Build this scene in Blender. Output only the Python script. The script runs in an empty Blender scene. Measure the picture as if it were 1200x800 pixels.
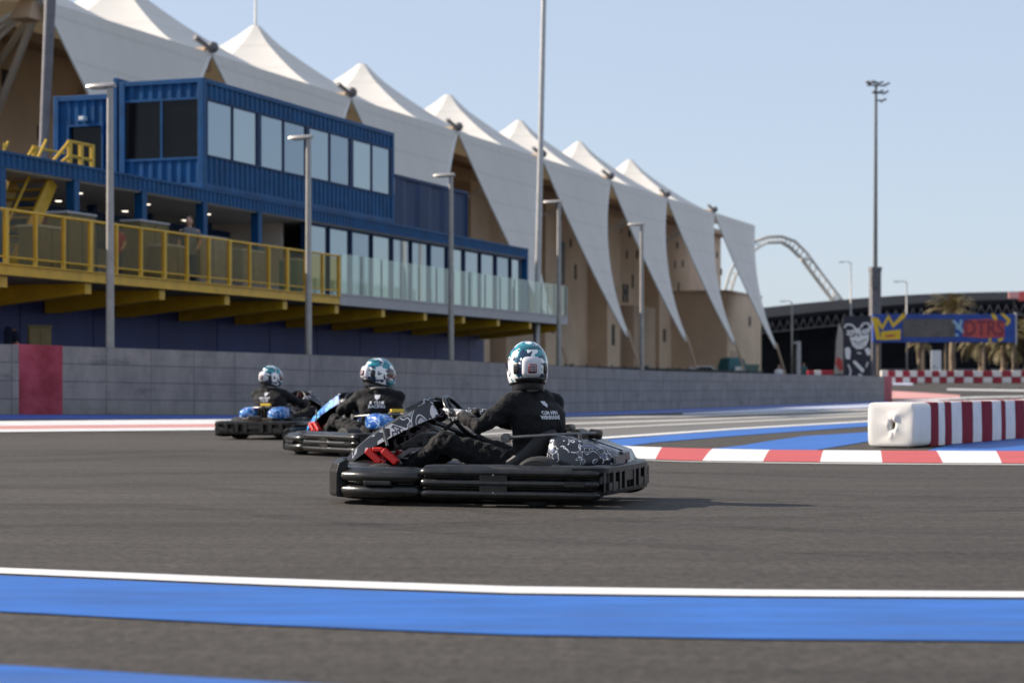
import bpy, bmesh, math, random
from mathutils import Vector, Matrix, noise
from mathutils.bvhtree import BVHTree
random.seed(7)
R = math.radians
D = bpy.data
scene = bpy.context.scene
COL = scene.collection

# ------------------------------------------------------------------ materials
def mat(name, col, rough=0.6, metal=0.0, var=0.0, scale=4.0, bump=0.0, bscale=60.0, spec=0.5,
        col2=None, stretch=None, coat=0.0, detail=4.0, trans=0.0):
    m = D.materials.new(name); m.use_nodes = True
    nt = m.node_tree; N = nt.nodes; L = nt.links
    b = N['Principled BSDF']
    b.inputs['Roughness'].default_value = rough
    b.inputs['Metallic'].default_value = metal
    b.inputs['Specular IOR Level'].default_value = spec
    b.inputs['Coat Weight'].default_value = coat
    b.inputs['Base Color'].default_value = (*col, 1)
    tc = N.new('ShaderNodeTexCoord')
    vec = tc.outputs['Object']
    if stretch:
        mp = N.new('ShaderNodeMapping'); mp.inputs['Scale'].default_value = stretch
        L.new(vec, mp.inputs['Vector']); vec = mp.outputs['Vector']
    if var > 0 or col2:
        nz = N.new('ShaderNodeTexNoise'); nz.inputs['Scale'].default_value = scale
        nz.inputs['Detail'].default_value = detail; nz.inputs['Roughness'].default_value = 0.62
        L.new(vec, nz.inputs['Vector'])
        rp = N.new('ShaderNodeValToRGB')
        c1 = [c * (1 - var) for c in col]
        c2 = list(col2) if col2 else [min(1, c * (1 + var)) for c in col]
        rp.color_ramp.elements[0].position = 0.32; rp.color_ramp.elements[1].position = 0.68
        rp.color_ramp.elements[0].color = (*c1, 1); rp.color_ramp.elements[1].color = (*c2, 1)
        L.new(nz.outputs['Fac'], rp.inputs['Fac']); L.new(rp.outputs['Color'], b.inputs['Base Color'])
    if bump > 0:
        n2 = N.new('ShaderNodeTexNoise'); n2.inputs['Scale'].default_value = bscale; n2.inputs['Detail'].default_value = 5
        L.new(tc.outputs['Object'], n2.inputs['Vector'])
        bp = N.new('ShaderNodeBump'); bp.inputs['Strength'].default_value = bump; bp.inputs['Distance'].default_value = 0.02
        L.new(n2.outputs['Fac'], bp.inputs['Height']); L.new(bp.outputs['Normal'], b.inputs['Normal'])
    return m

def asphalt():
    m = D.materials.new('asphalt'); m.use_nodes = True
    nt = m.node_tree; N = nt.nodes; L = nt.links; b = N['Principled BSDF']
    tc = N.new('ShaderNodeTexCoord')
    def nz(scale, st, det=6, rough=.6, rot=0):
        mp = N.new('ShaderNodeMapping'); mp.inputs['Scale'].default_value = st; mp.inputs['Rotation'].default_value = (0, 0, rot)
        L.new(tc.outputs['Object'], mp.inputs['Vector'])
        n = N.new('ShaderNodeTexNoise'); n.inputs['Scale'].default_value = scale; n.inputs['Detail'].default_value = det
        n.inputs['Roughness'].default_value = rough; L.new(mp.outputs['Vector'], n.inputs['Vector']); return n.outputs['Fac']
    def ramp(f, p0, c0, p1, c1):
        r = N.new('ShaderNodeValToRGB'); r.color_ramp.elements[0].position = p0; r.color_ramp.elements[1].position = p1
        r.color_ramp.elements[0].color = (*c0, 1); r.color_ramp.elements[1].color = (*c1, 1); L.new(f, r.inputs['Fac']); return r.outputs['Color']
    def mul(a, c, fac=1.0):
        x = N.new('ShaderNodeMix'); x.data_type = 'RGBA'; x.blend_type = 'MULTIPLY'; x.inputs['Factor'].default_value = fac
        L.new(a, x.inputs[6]); L.new(c, x.inputs[7]); return x.outputs[2]
    big = mul(ramp(nz(.25, (.35, 1, 1), 5), .3, ASPH_A, .7, ASPH_B), ramp(nz(1.4, (.6, 1, 1), 7, .7, R(20)), .3, (.84, .84, .84), .7, (1.14, 1.13, 1.12)))
    streak = ramp(nz(1.0, (.12, 2.2, 1), 6, .65, R(4)), .3, (.80, .79, .78), .7, (1.12, 1.10, 1.08))
    streak2 = ramp(nz(1.0, (.05, 6.0, 1), 4, .6, R(-2)), .35, (.90, .90, .90), .65, (1.06, 1.06, 1.05))
    fine = ramp(nz(38, (1, 1, 1), 3, .8), .3, (.62, .62, .62), .72, (1.42, 1.40, 1.36))
    agg = ramp(nz(160, (1, 1, 1), 2, .8), .35, (.55, .55, .55), .7, (1.55, 1.5, 1.45))
    blot = ramp(nz(11, (1, 1, 1), 4, .75), .3, (.74, .74, .74), .7, (1.26, 1.25, 1.23))
    pits = ramp(nz(24, (1, .45, 1), 3, .8), .36, (.62, .62, .62), .56, (1.08, 1.08, 1.07))
    c = mul(mul(mul(mul(mul(mul(big, streak), streak2), fine), agg), blot), pits)
    L.new(c, b.inputs['Base Color'])
    b.inputs['Roughness'].default_value = .82; b.inputs['Specular IOR Level'].default_value = .3
    bp = N.new('ShaderNodeBump'); bp.inputs['Strength'].default_value = .5; bp.inputs['Distance'].default_value = .012
    L.new(nz(120, (1, 1, 1), 4, .8), bp.inputs['Height']); L.new(bp.outputs['Normal'], b.inputs['Normal'])
    return m
ASPH_A = (.051, .0465, .0425); ASPH_B = (.075, .069, .0635)

def paint(name, col, wear=.35, rough=.55):
    """road paint with scuffs that let the asphalt show through"""
    m = D.materials.new(name); m.use_nodes = True
    nt = m.node_tree; N = nt.nodes; L = nt.links; b = N['Principled BSDF']
    tc = N.new('ShaderNodeTexCoord')
    mp = N.new('ShaderNodeMapping'); mp.inputs['Scale'].default_value = (.5, 2.2, 1); L.new(tc.outputs['Object'], mp.inputs['Vector'])
    n = N.new('ShaderNodeTexNoise'); n.inputs['Scale'].default_value = 2.2; n.inputs['Detail'].default_value = 8; n.inputs['Roughness'].default_value = .7
    L.new(mp.outputs['Vector'], n.inputs['Vector'])
    r = N.new('ShaderNodeValToRGB'); e = r.color_ramp.elements
    e[0].position = .25; e[1].position = .75
    e[0].color = (*[c * (1 - wear) for c in col], 1); e[1].color = (*[min(1, c * (1 + wear * .35)) for c in col], 1)
    L.new(n.outputs['Fac'], r.inputs['Fac'])
    n2 = N.new('ShaderNodeTexNoise'); n2.inputs['Scale'].default_value = 70; n2.inputs['Detail'].default_value = 4; n2.inputs['Roughness'].default_value = .8
    L.new(tc.outputs['Object'], n2.inputs['Vector'])
    r2 = N.new('ShaderNodeValToRGB'); r2.color_ramp.elements[0].position = .26; r2.color_ramp.elements[1].position = .40
    L.new(n2.outputs['Fac'], r2.inputs['Fac'])
    x = N.new('ShaderNodeMix'); x.data_type = 'RGBA'; L.new(r2.outputs['Color'], x.inputs['Factor'])
    x.inputs[6].default_value = (*[.6 * c + .03 for c in col], 1); L.new(r.outputs['Color'], x.inputs[7])
    # grey tyre dust dragged along the paint
    mp3 = N.new('ShaderNodeMapping'); mp3.inputs['Scale'].default_value = (.10, 3.2, 1); mp3.inputs['Rotation'].default_value = (0, 0, R(5)); L.new(tc.outputs['Object'], mp3.inputs['Vector'])
    n3 = N.new('ShaderNodeTexNoise'); n3.inputs['Scale'].default_value = 1.5; n3.inputs['Detail'].default_value = 7; n3.inputs['Roughness'].default_value = .72; L.new(mp3.outputs['Vector'], n3.inputs['Vector'])
    r3 = N.new('ShaderNodeValToRGB'); r3.color_ramp.elements[0].position = .57; r3.color_ramp.elements[1].position = .80; r3.color_ramp.elements[1].color = (.42, .42, .42, 1); L.new(n3.outputs['Fac'], r3.inputs['Fac'])
    x3 = N.new('ShaderNodeMix'); x3.data_type = 'RGBA'; L.new(r3.outputs['Color'], x3.inputs['Factor']); L.new(x.outputs[2], x3.inputs[6]); x3.inputs[7].default_value = (.10, .095, .09, 1)
    L.new(x3.outputs[2], b.inputs['Base Color'])
    b.inputs['Roughness'].default_value = rough
    bp = N.new('ShaderNodeBump'); bp.inputs['Strength'].default_value = .3; bp.inputs['Distance'].default_value = .008
    L.new(n2.outputs['Fac'], bp.inputs['Height']); L.new(bp.outputs['Normal'], b.inputs['Normal'])
    return m

def glass_thin(name, tint, refl=.35, alpha=.5):
    m = D.materials.new(name); m.use_nodes = True
    nt = m.node_tree; N = nt.nodes; L = nt.links; N.remove(N['Principled BSDF'])
    t = N.new('ShaderNodeBsdfTransparent'); t.inputs['Color'].default_value = (*tint, 1)
    g = N.new('ShaderNodeBsdfGlossy'); g.inputs['Roughness'].default_value = .03; g.inputs['Color'].default_value = (.9, .95, .95, 1)
    d = N.new('ShaderNodeBsdfDiffuse'); d.inputs['Color'].default_value = (.45, .55, .5, 1)
    m1 = N.new('ShaderNodeMixShader'); m1.inputs[0].default_value = refl; L.new(t.outputs[0], m1.inputs[1]); L.new(g.outputs[0], m1.inputs[2])
    m2 = N.new('ShaderNodeMixShader'); m2.inputs[0].default_value = 1 - alpha; L.new(m1.outputs[0], m2.inputs[1]); L.new(d.outputs[0], m2.inputs[2])
    L.new(m2.outputs[0], N['Material Output'].inputs['Surface'])
    return m

def membrane():
    m = D.materials.new('membrane'); m.use_nodes = True
    nt = m.node_tree; N = nt.nodes; L = nt.links; b = N['Principled BSDF']
    tc = N.new('ShaderNodeTexCoord')
    mp = N.new('ShaderNodeMapping'); mp.inputs['Scale'].default_value = (.5, .5, .12); L.new(tc.outputs['Object'], mp.inputs['Vector'])
    n = N.new('ShaderNodeTexNoise'); n.inputs['Scale'].default_value = 1.2; n.inputs['Detail'].default_value = 6; L.new(mp.outputs['Vector'], n.inputs['Vector'])
    r = N.new('ShaderNodeValToRGB'); r.color_ramp.elements[0].position = .3; r.color_ramp.elements[1].position = .7
    r.color_ramp.elements[0].color = (.67, .63, .575, 1); r.color_ramp.elements[1].color = (.72, .685, .625, 1)
    L.new(n.outputs['Fac'], r.inputs['Fac'])
    # fabric seams: thin lines across the cloth
    w = N.new('ShaderNodeTexWave'); w.wave_type = 'BANDS'; w.bands_direction = 'Z'; w.inputs['Scale'].default_value = .14; w.inputs['Distortion'].default_value = .4
    L.new(tc.outputs['Object'], w.inputs['Vector'])
    r2 = N.new('ShaderNodeValToRGB'); r2.color_ramp.elements[0].position = .0; r2.color_ramp.elements[1].position = .03
    r2.color_ramp.elements[0].color = (.9, .9, .9, 1); r2.color_ramp.elements[1].color = (1, 1, 1, 1); L.new(w.outputs['Color'], r2.inputs['Fac'])
    x = N.new('ShaderNodeMix'); x.data_type = 'RGBA'; x.blend_type = 'MULTIPLY'; x.inputs['Factor'].default_value = 1
    L.new(r.outputs['Color'], x.inputs[6]); L.new(r2.outputs['Color'], x.inputs[7])
    L.new(x.outputs[2], b.inputs['Base Color']); b.inputs['Roughness'].default_value = .7
    t = N.new('ShaderNodeBsdfTranslucent'); t.inputs['Color'].default_value = (.85, .68, .42, 1)
    mx = N.new('ShaderNodeMixShader'); mx.inputs[0].default_value = .07
    L.new(b.outputs[0], mx.inputs[1]); L.new(t.outputs[0], mx.inputs[2]); L.new(mx.outputs[0], N['Material Output'].inputs['Surface'])
    return m

def graffiti(name, cols, scale=9.0, thr=.5):
    """flat patches of two or three colours with bent outlines (wrap graphics)"""
    m = D.materials.new(name); m.use_nodes = True
    nt = m.node_tree; N = nt.nodes; L = nt.links; b = N['Principled BSDF']
    tc = N.new('ShaderNodeTexCoord')
    n = N.new('ShaderNodeTexNoise'); n.inputs['Scale'].default_value = scale; n.inputs['Detail'].default_value = 1.5; n.inputs['Distortion'].default_value = 1.4
    L.new(tc.outputs['Object'], n.inputs['Vector'])
    r = N.new('ShaderNodeValToRGB'); r.color_ramp.interpolation = 'CONSTANT'
    e = r.color_ramp.elements
    e[0].position = 0; e[0].color = (*cols[0][1], 1); e[1].position = cols[1][0]; e[1].color = (*cols[1][1], 1)
    for p, c in cols[2:]:
        k = e.new(p); k.color = (*c, 1)
    L.new(n.outputs['Fac'], r.inputs['Fac'])
    L.new(r.outputs['Color'], b.inputs['Base Color'])
    b.inputs['Roughness'].default_value = .3; b.inputs['Coat Weight'].default_value = .3
    return m

def suit():
    m = D.materials.new('suit_fabric'); m.use_nodes = True
    nt = m.node_tree; N = nt.nodes; L = nt.links; b = N['Principled BSDF']
    tc = N.new('ShaderNodeTexCoord')
    n = N.new('ShaderNodeTexNoise'); n.inputs['Scale'].default_value = 26; n.inputs['Detail'].default_value = 4; n.inputs['Distortion'].default_value = .8
    L.new(tc.outputs['Object'], n.inputs['Vector'])
    r = N.new('ShaderNodeValToRGB'); r.color_ramp.elements[0].color = (.0035, .0035, .005, 1); r.color_ramp.elements[1].color = (.009, .0085, .009, 1)
    L.new(n.outputs['Fac'], r.inputs['Fac']); L.new(r.outputs['Color'], b.inputs['Base Color'])
    b.inputs['Roughness'].default_value = .72; b.inputs['Specular IOR Level'].default_value = .16; b.inputs['Sheen Weight'].default_value = .06; b.inputs['Sheen Roughness'].default_value = .5
    bp = N.new('ShaderNodeBump'); bp.inputs['Strength'].default_value = .55; bp.inputs['Distance'].default_value = .02
    L.new(n.outputs['Fac'], bp.inputs['Height']); L.new(bp.outputs['Normal'], b.inputs['Normal'])
    return m

def blockwall(name, base, joint):
    m = D.materials.new(name); m.use_nodes = True
    nt = m.node_tree; N = nt.nodes; L = nt.links; b = N['Principled BSDF']
    uv = N.new('ShaderNodeUVMap'); uv.uv_map = 'uv'
    br = N.new('ShaderNodeTexBrick'); br.offset = 0.0; br.inputs['Scale'].default_value = 1
    br.inputs['Brick Width'].default_value = 1.02; br.inputs['Row Height'].default_value = .30
    br.inputs['Mortar Size'].default_value = .012; br.inputs['Mortar Smooth'].default_value = .3; br.inputs['Bias'].default_value = .0
    br.inputs['Color1'].default_value = (*[c * .93 for c in base], 1); br.inputs['Color2'].default_value = (*[c * 1.06 for c in base], 1)
    br.inputs['Mortar'].default_value = (*joint, 1)
    L.new(uv.outputs[0], br.inputs['Vector'])
    n = N.new('ShaderNodeTexNoise'); n.inputs['Scale'].default_value = 1.6; n.inputs['Detail'].default_value = 7; n.inputs['Roughness'].default_value = .7
    mp = N.new('ShaderNodeMapping'); mp.inputs['Scale'].default_value = (1.6, .7, 1); L.new(uv.outputs[0], mp.inputs['Vector']); L.new(mp.outputs['Vector'], n.inputs['Vector'])
    r = N.new('ShaderNodeValToRGB'); r.color_ramp.elements[0].position = .3; r.color_ramp.elements[1].position = .7
    r.color_ramp.elements[0].color = (.68, .68, .70, 1); r.color_ramp.elements[1].color = (1.15, 1.13, 1.1, 1); L.new(n.outputs['Fac'], r.inputs['Fac'])
    x = N.new('ShaderNodeMix'); x.data_type = 'RGBA'; x.blend_type = 'MULTIPLY'; x.inputs['Factor'].default_value = 1
    L.new(br.outputs['Color'], x.inputs[6]); L.new(r.outputs['Color'], x.inputs[7])
    # smeared stains and tyre scuffs
    mp2 = N.new('ShaderNodeMapping'); mp2.inputs['Scale'].default_value = (.45, 2.6, 1); L.new(uv.outputs[0], mp2.inputs['Vector'])
    n3 = N.new('ShaderNodeTexNoise'); n3.inputs['Scale'].default_value = 1.3; n3.inputs['Detail'].default_value = 6; n3.inputs['Roughness'].default_value = .75; L.new(mp2.outputs['Vector'], n3.inputs['Vector'])
    r3 = N.new('ShaderNodeValToRGB'); r3.color_ramp.elements[0].position = .58; r3.color_ramp.elements[1].position = .70
    r3.color_ramp.elements[0].color = (1, 1, 1, 1); r3.color_ramp.elements[1].color = (.55, .55, .57, 1); L.new(n3.outputs['Fac'], r3.inputs['Fac'])
    x3 = N.new('ShaderNodeMix'); x3.data_type = 'RGBA'; x3.blend_type = 'MULTIPLY'; x3.inputs['Factor'].default_value = 1
    L.new(x.outputs[2], x3.inputs[6]); L.new(r3.outputs['Color'], x3.inputs[7]); L.new(x3.outputs[2], b.inputs['Base Color'])
    b.inputs['Roughness'].default_value = .85
    bp = N.new('ShaderNodeBump'); bp.inputs['Strength'].default_value = .6; bp.inputs['Distance'].default_value = .02; bp.invert = True
    L.new(br.outputs['Fac'], bp.inputs['Height']); L.new(bp.outputs['Normal'], b.inputs['Normal'])
    return m

def helmet_shell():
    m = D.materials.new('helmet_shell'); m.use_nodes = True
    nt = m.node_tree; N = nt.nodes; L = nt.links; b = N['Principled BSDF']
    tc = N.new('ShaderNodeTexCoord')
    def patch(scale, off, thr, dist):
        mp = N.new('ShaderNodeMapping'); mp.inputs['Location'].default_value = off; L.new(tc.outputs['Object'], mp.inputs['Vector'])
        n = N.new('ShaderNodeTexNoise'); n.inputs['Scale'].default_value = scale; n.inputs['Detail'].default_value = .8; n.inputs['Distortion'].default_value = dist
        L.new(mp.outputs['Vector'], n.inputs['Vector'])
        q = N.new('ShaderNodeMath'); q.operation = 'GREATER_THAN'; q.inputs[1].default_value = thr; L.new(n.outputs['Fac'], q.inputs[0]); return q.outputs[0]
    def mix(fac, a, c):
        x = N.new('ShaderNodeMix'); x.data_type = 'RGBA'; L.new(fac, x.inputs['Factor'])
        if isinstance(a, tuple): x.inputs[6].default_value = (*a, 1)
        else: L.new(a, x.inputs[6])
        x.inputs[7].default_value = (*c, 1); return x.outputs[2]
    c = mix(patch(10, (.3, .1, .2), .50, 1.2), (.80, .80, .80), (.015, .24, .30))
    c = mix(patch(13, (3.1, 1.7, .4), .57, 1.4), c, (.008, .03, .075))
    c = mix(patch(8, (7.1, 2.7, 5.4), .70, .4), c, (.45, .02, .04))
    L.new(c, b.inputs['Base Color']); b.inputs['Roughness'].default_value = .16; b.inputs['Coat Weight'].default_value = .5
    return m

M = {}
M['asphalt'] = asphalt()
M['blue_paint'] = paint('blue_paint', (.011, .122, .46), .5)
M['white_paint'] = paint('white_paint', (.72, .71, .69), .2)
M['red_paint'] = paint('red_paint', (.52, .07, .06), .25)
M['pale_paint'] = paint('pale_paint', (.46, .43, .38), .3)
M['tan_asphalt'] = paint('tan_asphalt', (.135, .12, .098), .2)
M['lilac_paint'] = paint('lilac_paint', (.45, .47, .58), .15)
M['pink_paint'] = paint('pink_paint', (.60, .28, .25), .2)
M['deep_blue_paint'] = paint('deep_blue_paint', (.03, .10, .42))
M['wall'] = blockwall('wall_block', (.26, .245, .235), (.165, .158, .155))
M['wall_red'] = mat('wall_red', (.36, .02, .045), .7, var=.35, scale=2.2, col2=(.42, .06, .10))
M['black_plastic'] = mat('black_plastic', (.005, .005, .006), .38, spec=.35, var=.35, scale=9, bump=.06, bscale=90, col2=(.012, .0115, .011))
M['rail_plastic'] = mat('rail_plastic', (.006, .006, .006), .25, var=.3, scale=14, bump=.05, bscale=120, col2=(.016, .015, .014))
def scuff(m, c, lo=.60, hi=.72, st=(3, 30, 60)):
    nt = m.node_tree; N = nt.nodes; L = nt.links; b = N['Principled BSDF']; src = b.inputs['Base Color'].links[0].from_socket
    tc = N.new('ShaderNodeTexCoord'); mp = N.new('ShaderNodeMapping'); mp.inputs['Scale'].default_value = st; L.new(tc.outputs['Object'], mp.inputs['Vector'])
    n = N.new('ShaderNodeTexNoise'); n.inputs['Scale'].default_value = 1; n.inputs['Detail'].default_value = 5; n.inputs['Roughness'].default_value = .7; L.new(mp.outputs['Vector'], n.inputs['Vector'])
    r = N.new('ShaderNodeValToRGB'); r.color_ramp.elements[0].position = lo; r.color_ramp.elements[1].position = hi; L.new(n.outputs['Fac'], r.inputs['Fac'])
    x = N.new('ShaderNodeMix'); x.data_type = 'RGBA'; L.new(r.outputs['Color'], x.inputs['Factor']); L.new(src, x.inputs[6]); x.inputs[7].default_value = (*c, 1); L.new(x.outputs[2], b.inputs['Base Color'])
    q = N.new('ShaderNodeMapRange'); q.inputs['To Min'].default_value = b.inputs['Roughness'].default_value; q.inputs['To Max'].default_value = .75; L.new(r.outputs['Color'], q.inputs['Value']); L.new(q.outputs['Result'], b.inputs['Roughness'])
scuff(M['rail_plastic'], (.055, .052, .048)); scuff(M['black_plastic'], (.05, .047, .043))
M['tyre'] = mat('tyre', (.016, .016, .016), .8, var=.3, scale=30)
M['rim'] = mat('rim', (.35, .35, .36), .35, metal=.9)
M['tube_dark'] = mat('tube_dark', (.03, .03, .032), .4, metal=.5)
M['tube_grey'] = mat('tube_grey', (.13, .13, .13), .42, metal=.7, var=.2, scale=20)
M['red_metal'] = mat('red_metal', (.55, .015, .012), .35)
M['engine'] = mat('engine', (.08, .065, .05), .5, metal=.6, var=.5, scale=30)
M['wrap_black'] = graffiti('wrap_black', [(0, (.006, .008, .014)), (.55, (.50, .51, .56)), (.585, (.010, .014, .028)), (.68, (.08, .10, .18))], 13)
M['wrap_grey'] = graffiti('wrap_grey', [(0, (.012, .013, .02)), (.50, (.42, .43, .47)), (.575, (.014, .014, .02)), (.66, (.25, .26, .30))], 9)
M['wrap_blue'] = graffiti('wrap_blue', [(0, (.008, .06, .28)), (.44, (.015, .19, .52)), (.53, (.48, .56, .68)), (.59, (.01, .09, .38))], 8)
M['wrap_blue_dark'] = graffiti('wrap_blue_dark', [(0, (.01, .05, .25)), (.45, (.02, .22, .66)), (.58, (.12, .50, .75)), (.68, (.015, .08, .4))], 8)
M['yellow_decal'] = mat('yellow_decal', (.75, .50, .03), .4)
M['white_plastic'] = mat('white_plastic', (.72, .70, .68), .4, var=.1)
M['red_white'] = graffiti('red_white', [(0, (.65, .62, .6)), (.5, (.6, .05, .06))], 5)
M['suit'] = suit()
M['suit_grey'] = mat('suit_grey', (.14, .135, .13), .6, var=.6, scale=60)
M['print_white'] = mat('print_white', (.56, .56, .60), .6)
M['glove'] = graffiti('glove_leather', [(0, (.02, .02, .022)), (.55, (.45, .44, .44))], 26)
M['shoe'] = mat('shoe', (.02, .02, .022), .5)
M['skin'] = mat('skin', (.45, .25, .17), .5)
M['balaclava'] = mat('balaclava', (.035, .02, .022), .8, col2=(.20, .05, .05), var=.2, scale=16)
M['helmet'] = helmet_shell()
M['helmet_trim'] = mat('helmet_trim', (.008, .008, .01), .3)
M['visor'] = mat('visor', (.05, .012, .014), .06, coat=1.0)
M['badge_red'] = mat('badge_red', (.22, .02, .03), .3)
M['badge_dark'] = mat('badge_dark', (.03, .008, .015), .3)
M['badge_pale'] = mat('badge_pale', (.5, .4, .42), .4)
M['cont_blue'] = mat('container_blue', (.002, .068, .19), .5, spec=.25, var=.22, scale=1.5, bump=.05, bscale=40)
M['cont_dark'] = mat('container_navy', (.006, .030, .095), .55, spec=.25, var=.2, scale=1.2)
M['wall_indigo'] = mat('wall_indigo', (.036, .048, .165), .6, var=.2, scale=.7, stretch=(1, 1, .3))
M['yellow'] = mat('yellow_steel', (.60, .35, .010), .45, var=.15, scale=3)
M['mesh_brown'] = glass_thin('rail_mesh', (.90, .80, .56), .02, .985)
M['glass_sky'] = mat('mirror_glass', (.30, .355, .395), .04, metal=.85)
M['glass_sky_pale'] = mat('mirror_glass_pale', (.36, .42, .44), .05, metal=.8)
M['glass_sky_deep'] = mat('mirror_glass_deep', (.24, .295, .345), .03, metal=.88)
M['glass_dark'] = mat('dark_glass', (.006, .006, .007), .08, spec=.2)
M['glass_rail'] = glass_thin('rail_glass', (.90, .95, .90), .13, .97)
M['grey_fascia'] = mat('grey_fascia', (.36, .35, .36), .5, var=.1)
M['soffit'] = mat('soffit', (.55, .52, .48), .8, var=.1)
M['inner_wall'] = mat('inner_wall', (.66, .57, .48), .8, var=.15, scale=.6)
M['deck_floor'] = mat('deck_floor', (.22, .20, .18), .8)
M['cabinet'] = mat('cabinet', (.14, .11, .04), .7, var=.2)
M['cabinet_grey'] = mat('cabinet_grey', (.22, .21, .2), .7, var=.2)
M['red_banner'] = mat('red_banner', (.30, .02, .02), .6)
M['lamp_metal'] = mat('lamp_metal', (.34, .32, .30), .45, metal=.35, var=.12)
M['mast_metal'] = mat('mast_metal', (.45, .44, .43), .4, metal=.4, var=.1)
M['white_steel'] = mat('white_steel', (.74, .72, .68), .4)
M['membrane'] = membrane()
M['tan'] = mat('tan_render', (.60, .44, .30), .85, var=.12, scale=.25, bump=.1, bscale=8)
M['tan_dark'] = mat('tan_dark', (.45, .32, .22), .85, var=.12, scale=.25)
M['dark_opening'] = mat('dark_opening', (.02, .018, .016), .7)
M['hall_dark'] = mat('hall_dark', (.010, .011, .014), .8, spec=.1, var=.3, scale=.3)
M['hall_roof'] = mat('hall_roof', (.012, .013, .016), .85, spec=.08, var=.3, scale=.3)
M['pillar'] = mat('pillar_grey', (.16, .15, .155), .7, var=.2)
M['banner_blue'] = mat('banner_blue', (.015, .06, .30), .5, var=.25, scale=1.2)
M['banner_grey'] = mat('banner_grey', (.12, .105, .10), .6, var=.3, scale=1.2)
M['graf_yellow'] = mat('graf_yellow', (.78, .50, .02), .5)
M['graf_red'] = mat('graf_red', (.50, .07, .06), .5)
M['graf_sky'] = mat('graf_sky', (.30, .48, .60), .5)
M['graf_black'] = mat('graf_black', (.015, .016, .03), .6)
M['graf_white'] = mat('graf_white', (.70, .70, .70), .6)
M['block_red'] = mat('block_red', (.34, .012, .03), .45, var=.2, scale=3)
M['block_maroon'] = mat('block_maroon', (.235, .010, .024), .7, spec=.15, var=.2, scale=5)
M['block_white'] = mat('block_white', (.80, .73, .68), .5, var=.08, scale=4)
M['block_cream'] = mat('block_cream', (.80, .75, .68), .6, var=.06, scale=3, bump=.12, bscale=6)
M['palm_leaf'] = mat('palm_leaf', (.16, .14, .05), .6, var=.3, scale=3, col2=(.30, .23, .11))
M['palm_trunk'] = mat('palm_trunk', (.22, .16, .11), .9, var=.3, scale=8)
M['fence_dark'] = mat('fence_dark', (.022, .022, .024), .8, var=.3)
M['teal'] = mat('teal', (.015, .10, .11), .6, var=.3)
M['green_grey'] = mat('green_grey', (.10, .16, .13), .7)
M['car_white'] = mat('car_white', (.5, .5, .52), .3, coat=.5)
M['shirt_navy'] = mat('shirt_navy', (.012, .018, .05), .8)
M['shirt_red'] = mat('shirt_red', (.30, .01, .02), .8)
M['shirt_white'] = mat('shirt_white', (.6, .6, .6), .8)
M['hair'] = mat('hair', (.015, .01, .008), .6)
M['lens'] = mat('lens', (.55, .55, .5), .2)

dl = mat('downlight', (.9, .85, .75), .3); dl.node_tree.nodes['Principled BSDF'].inputs['Emission Color'].default_value = (1, .9, .75, 1); dl.node_tree.nodes['Principled BSDF'].inputs['Emission Strength'].default_value = 1.5
M['downlight'] = dl

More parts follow.
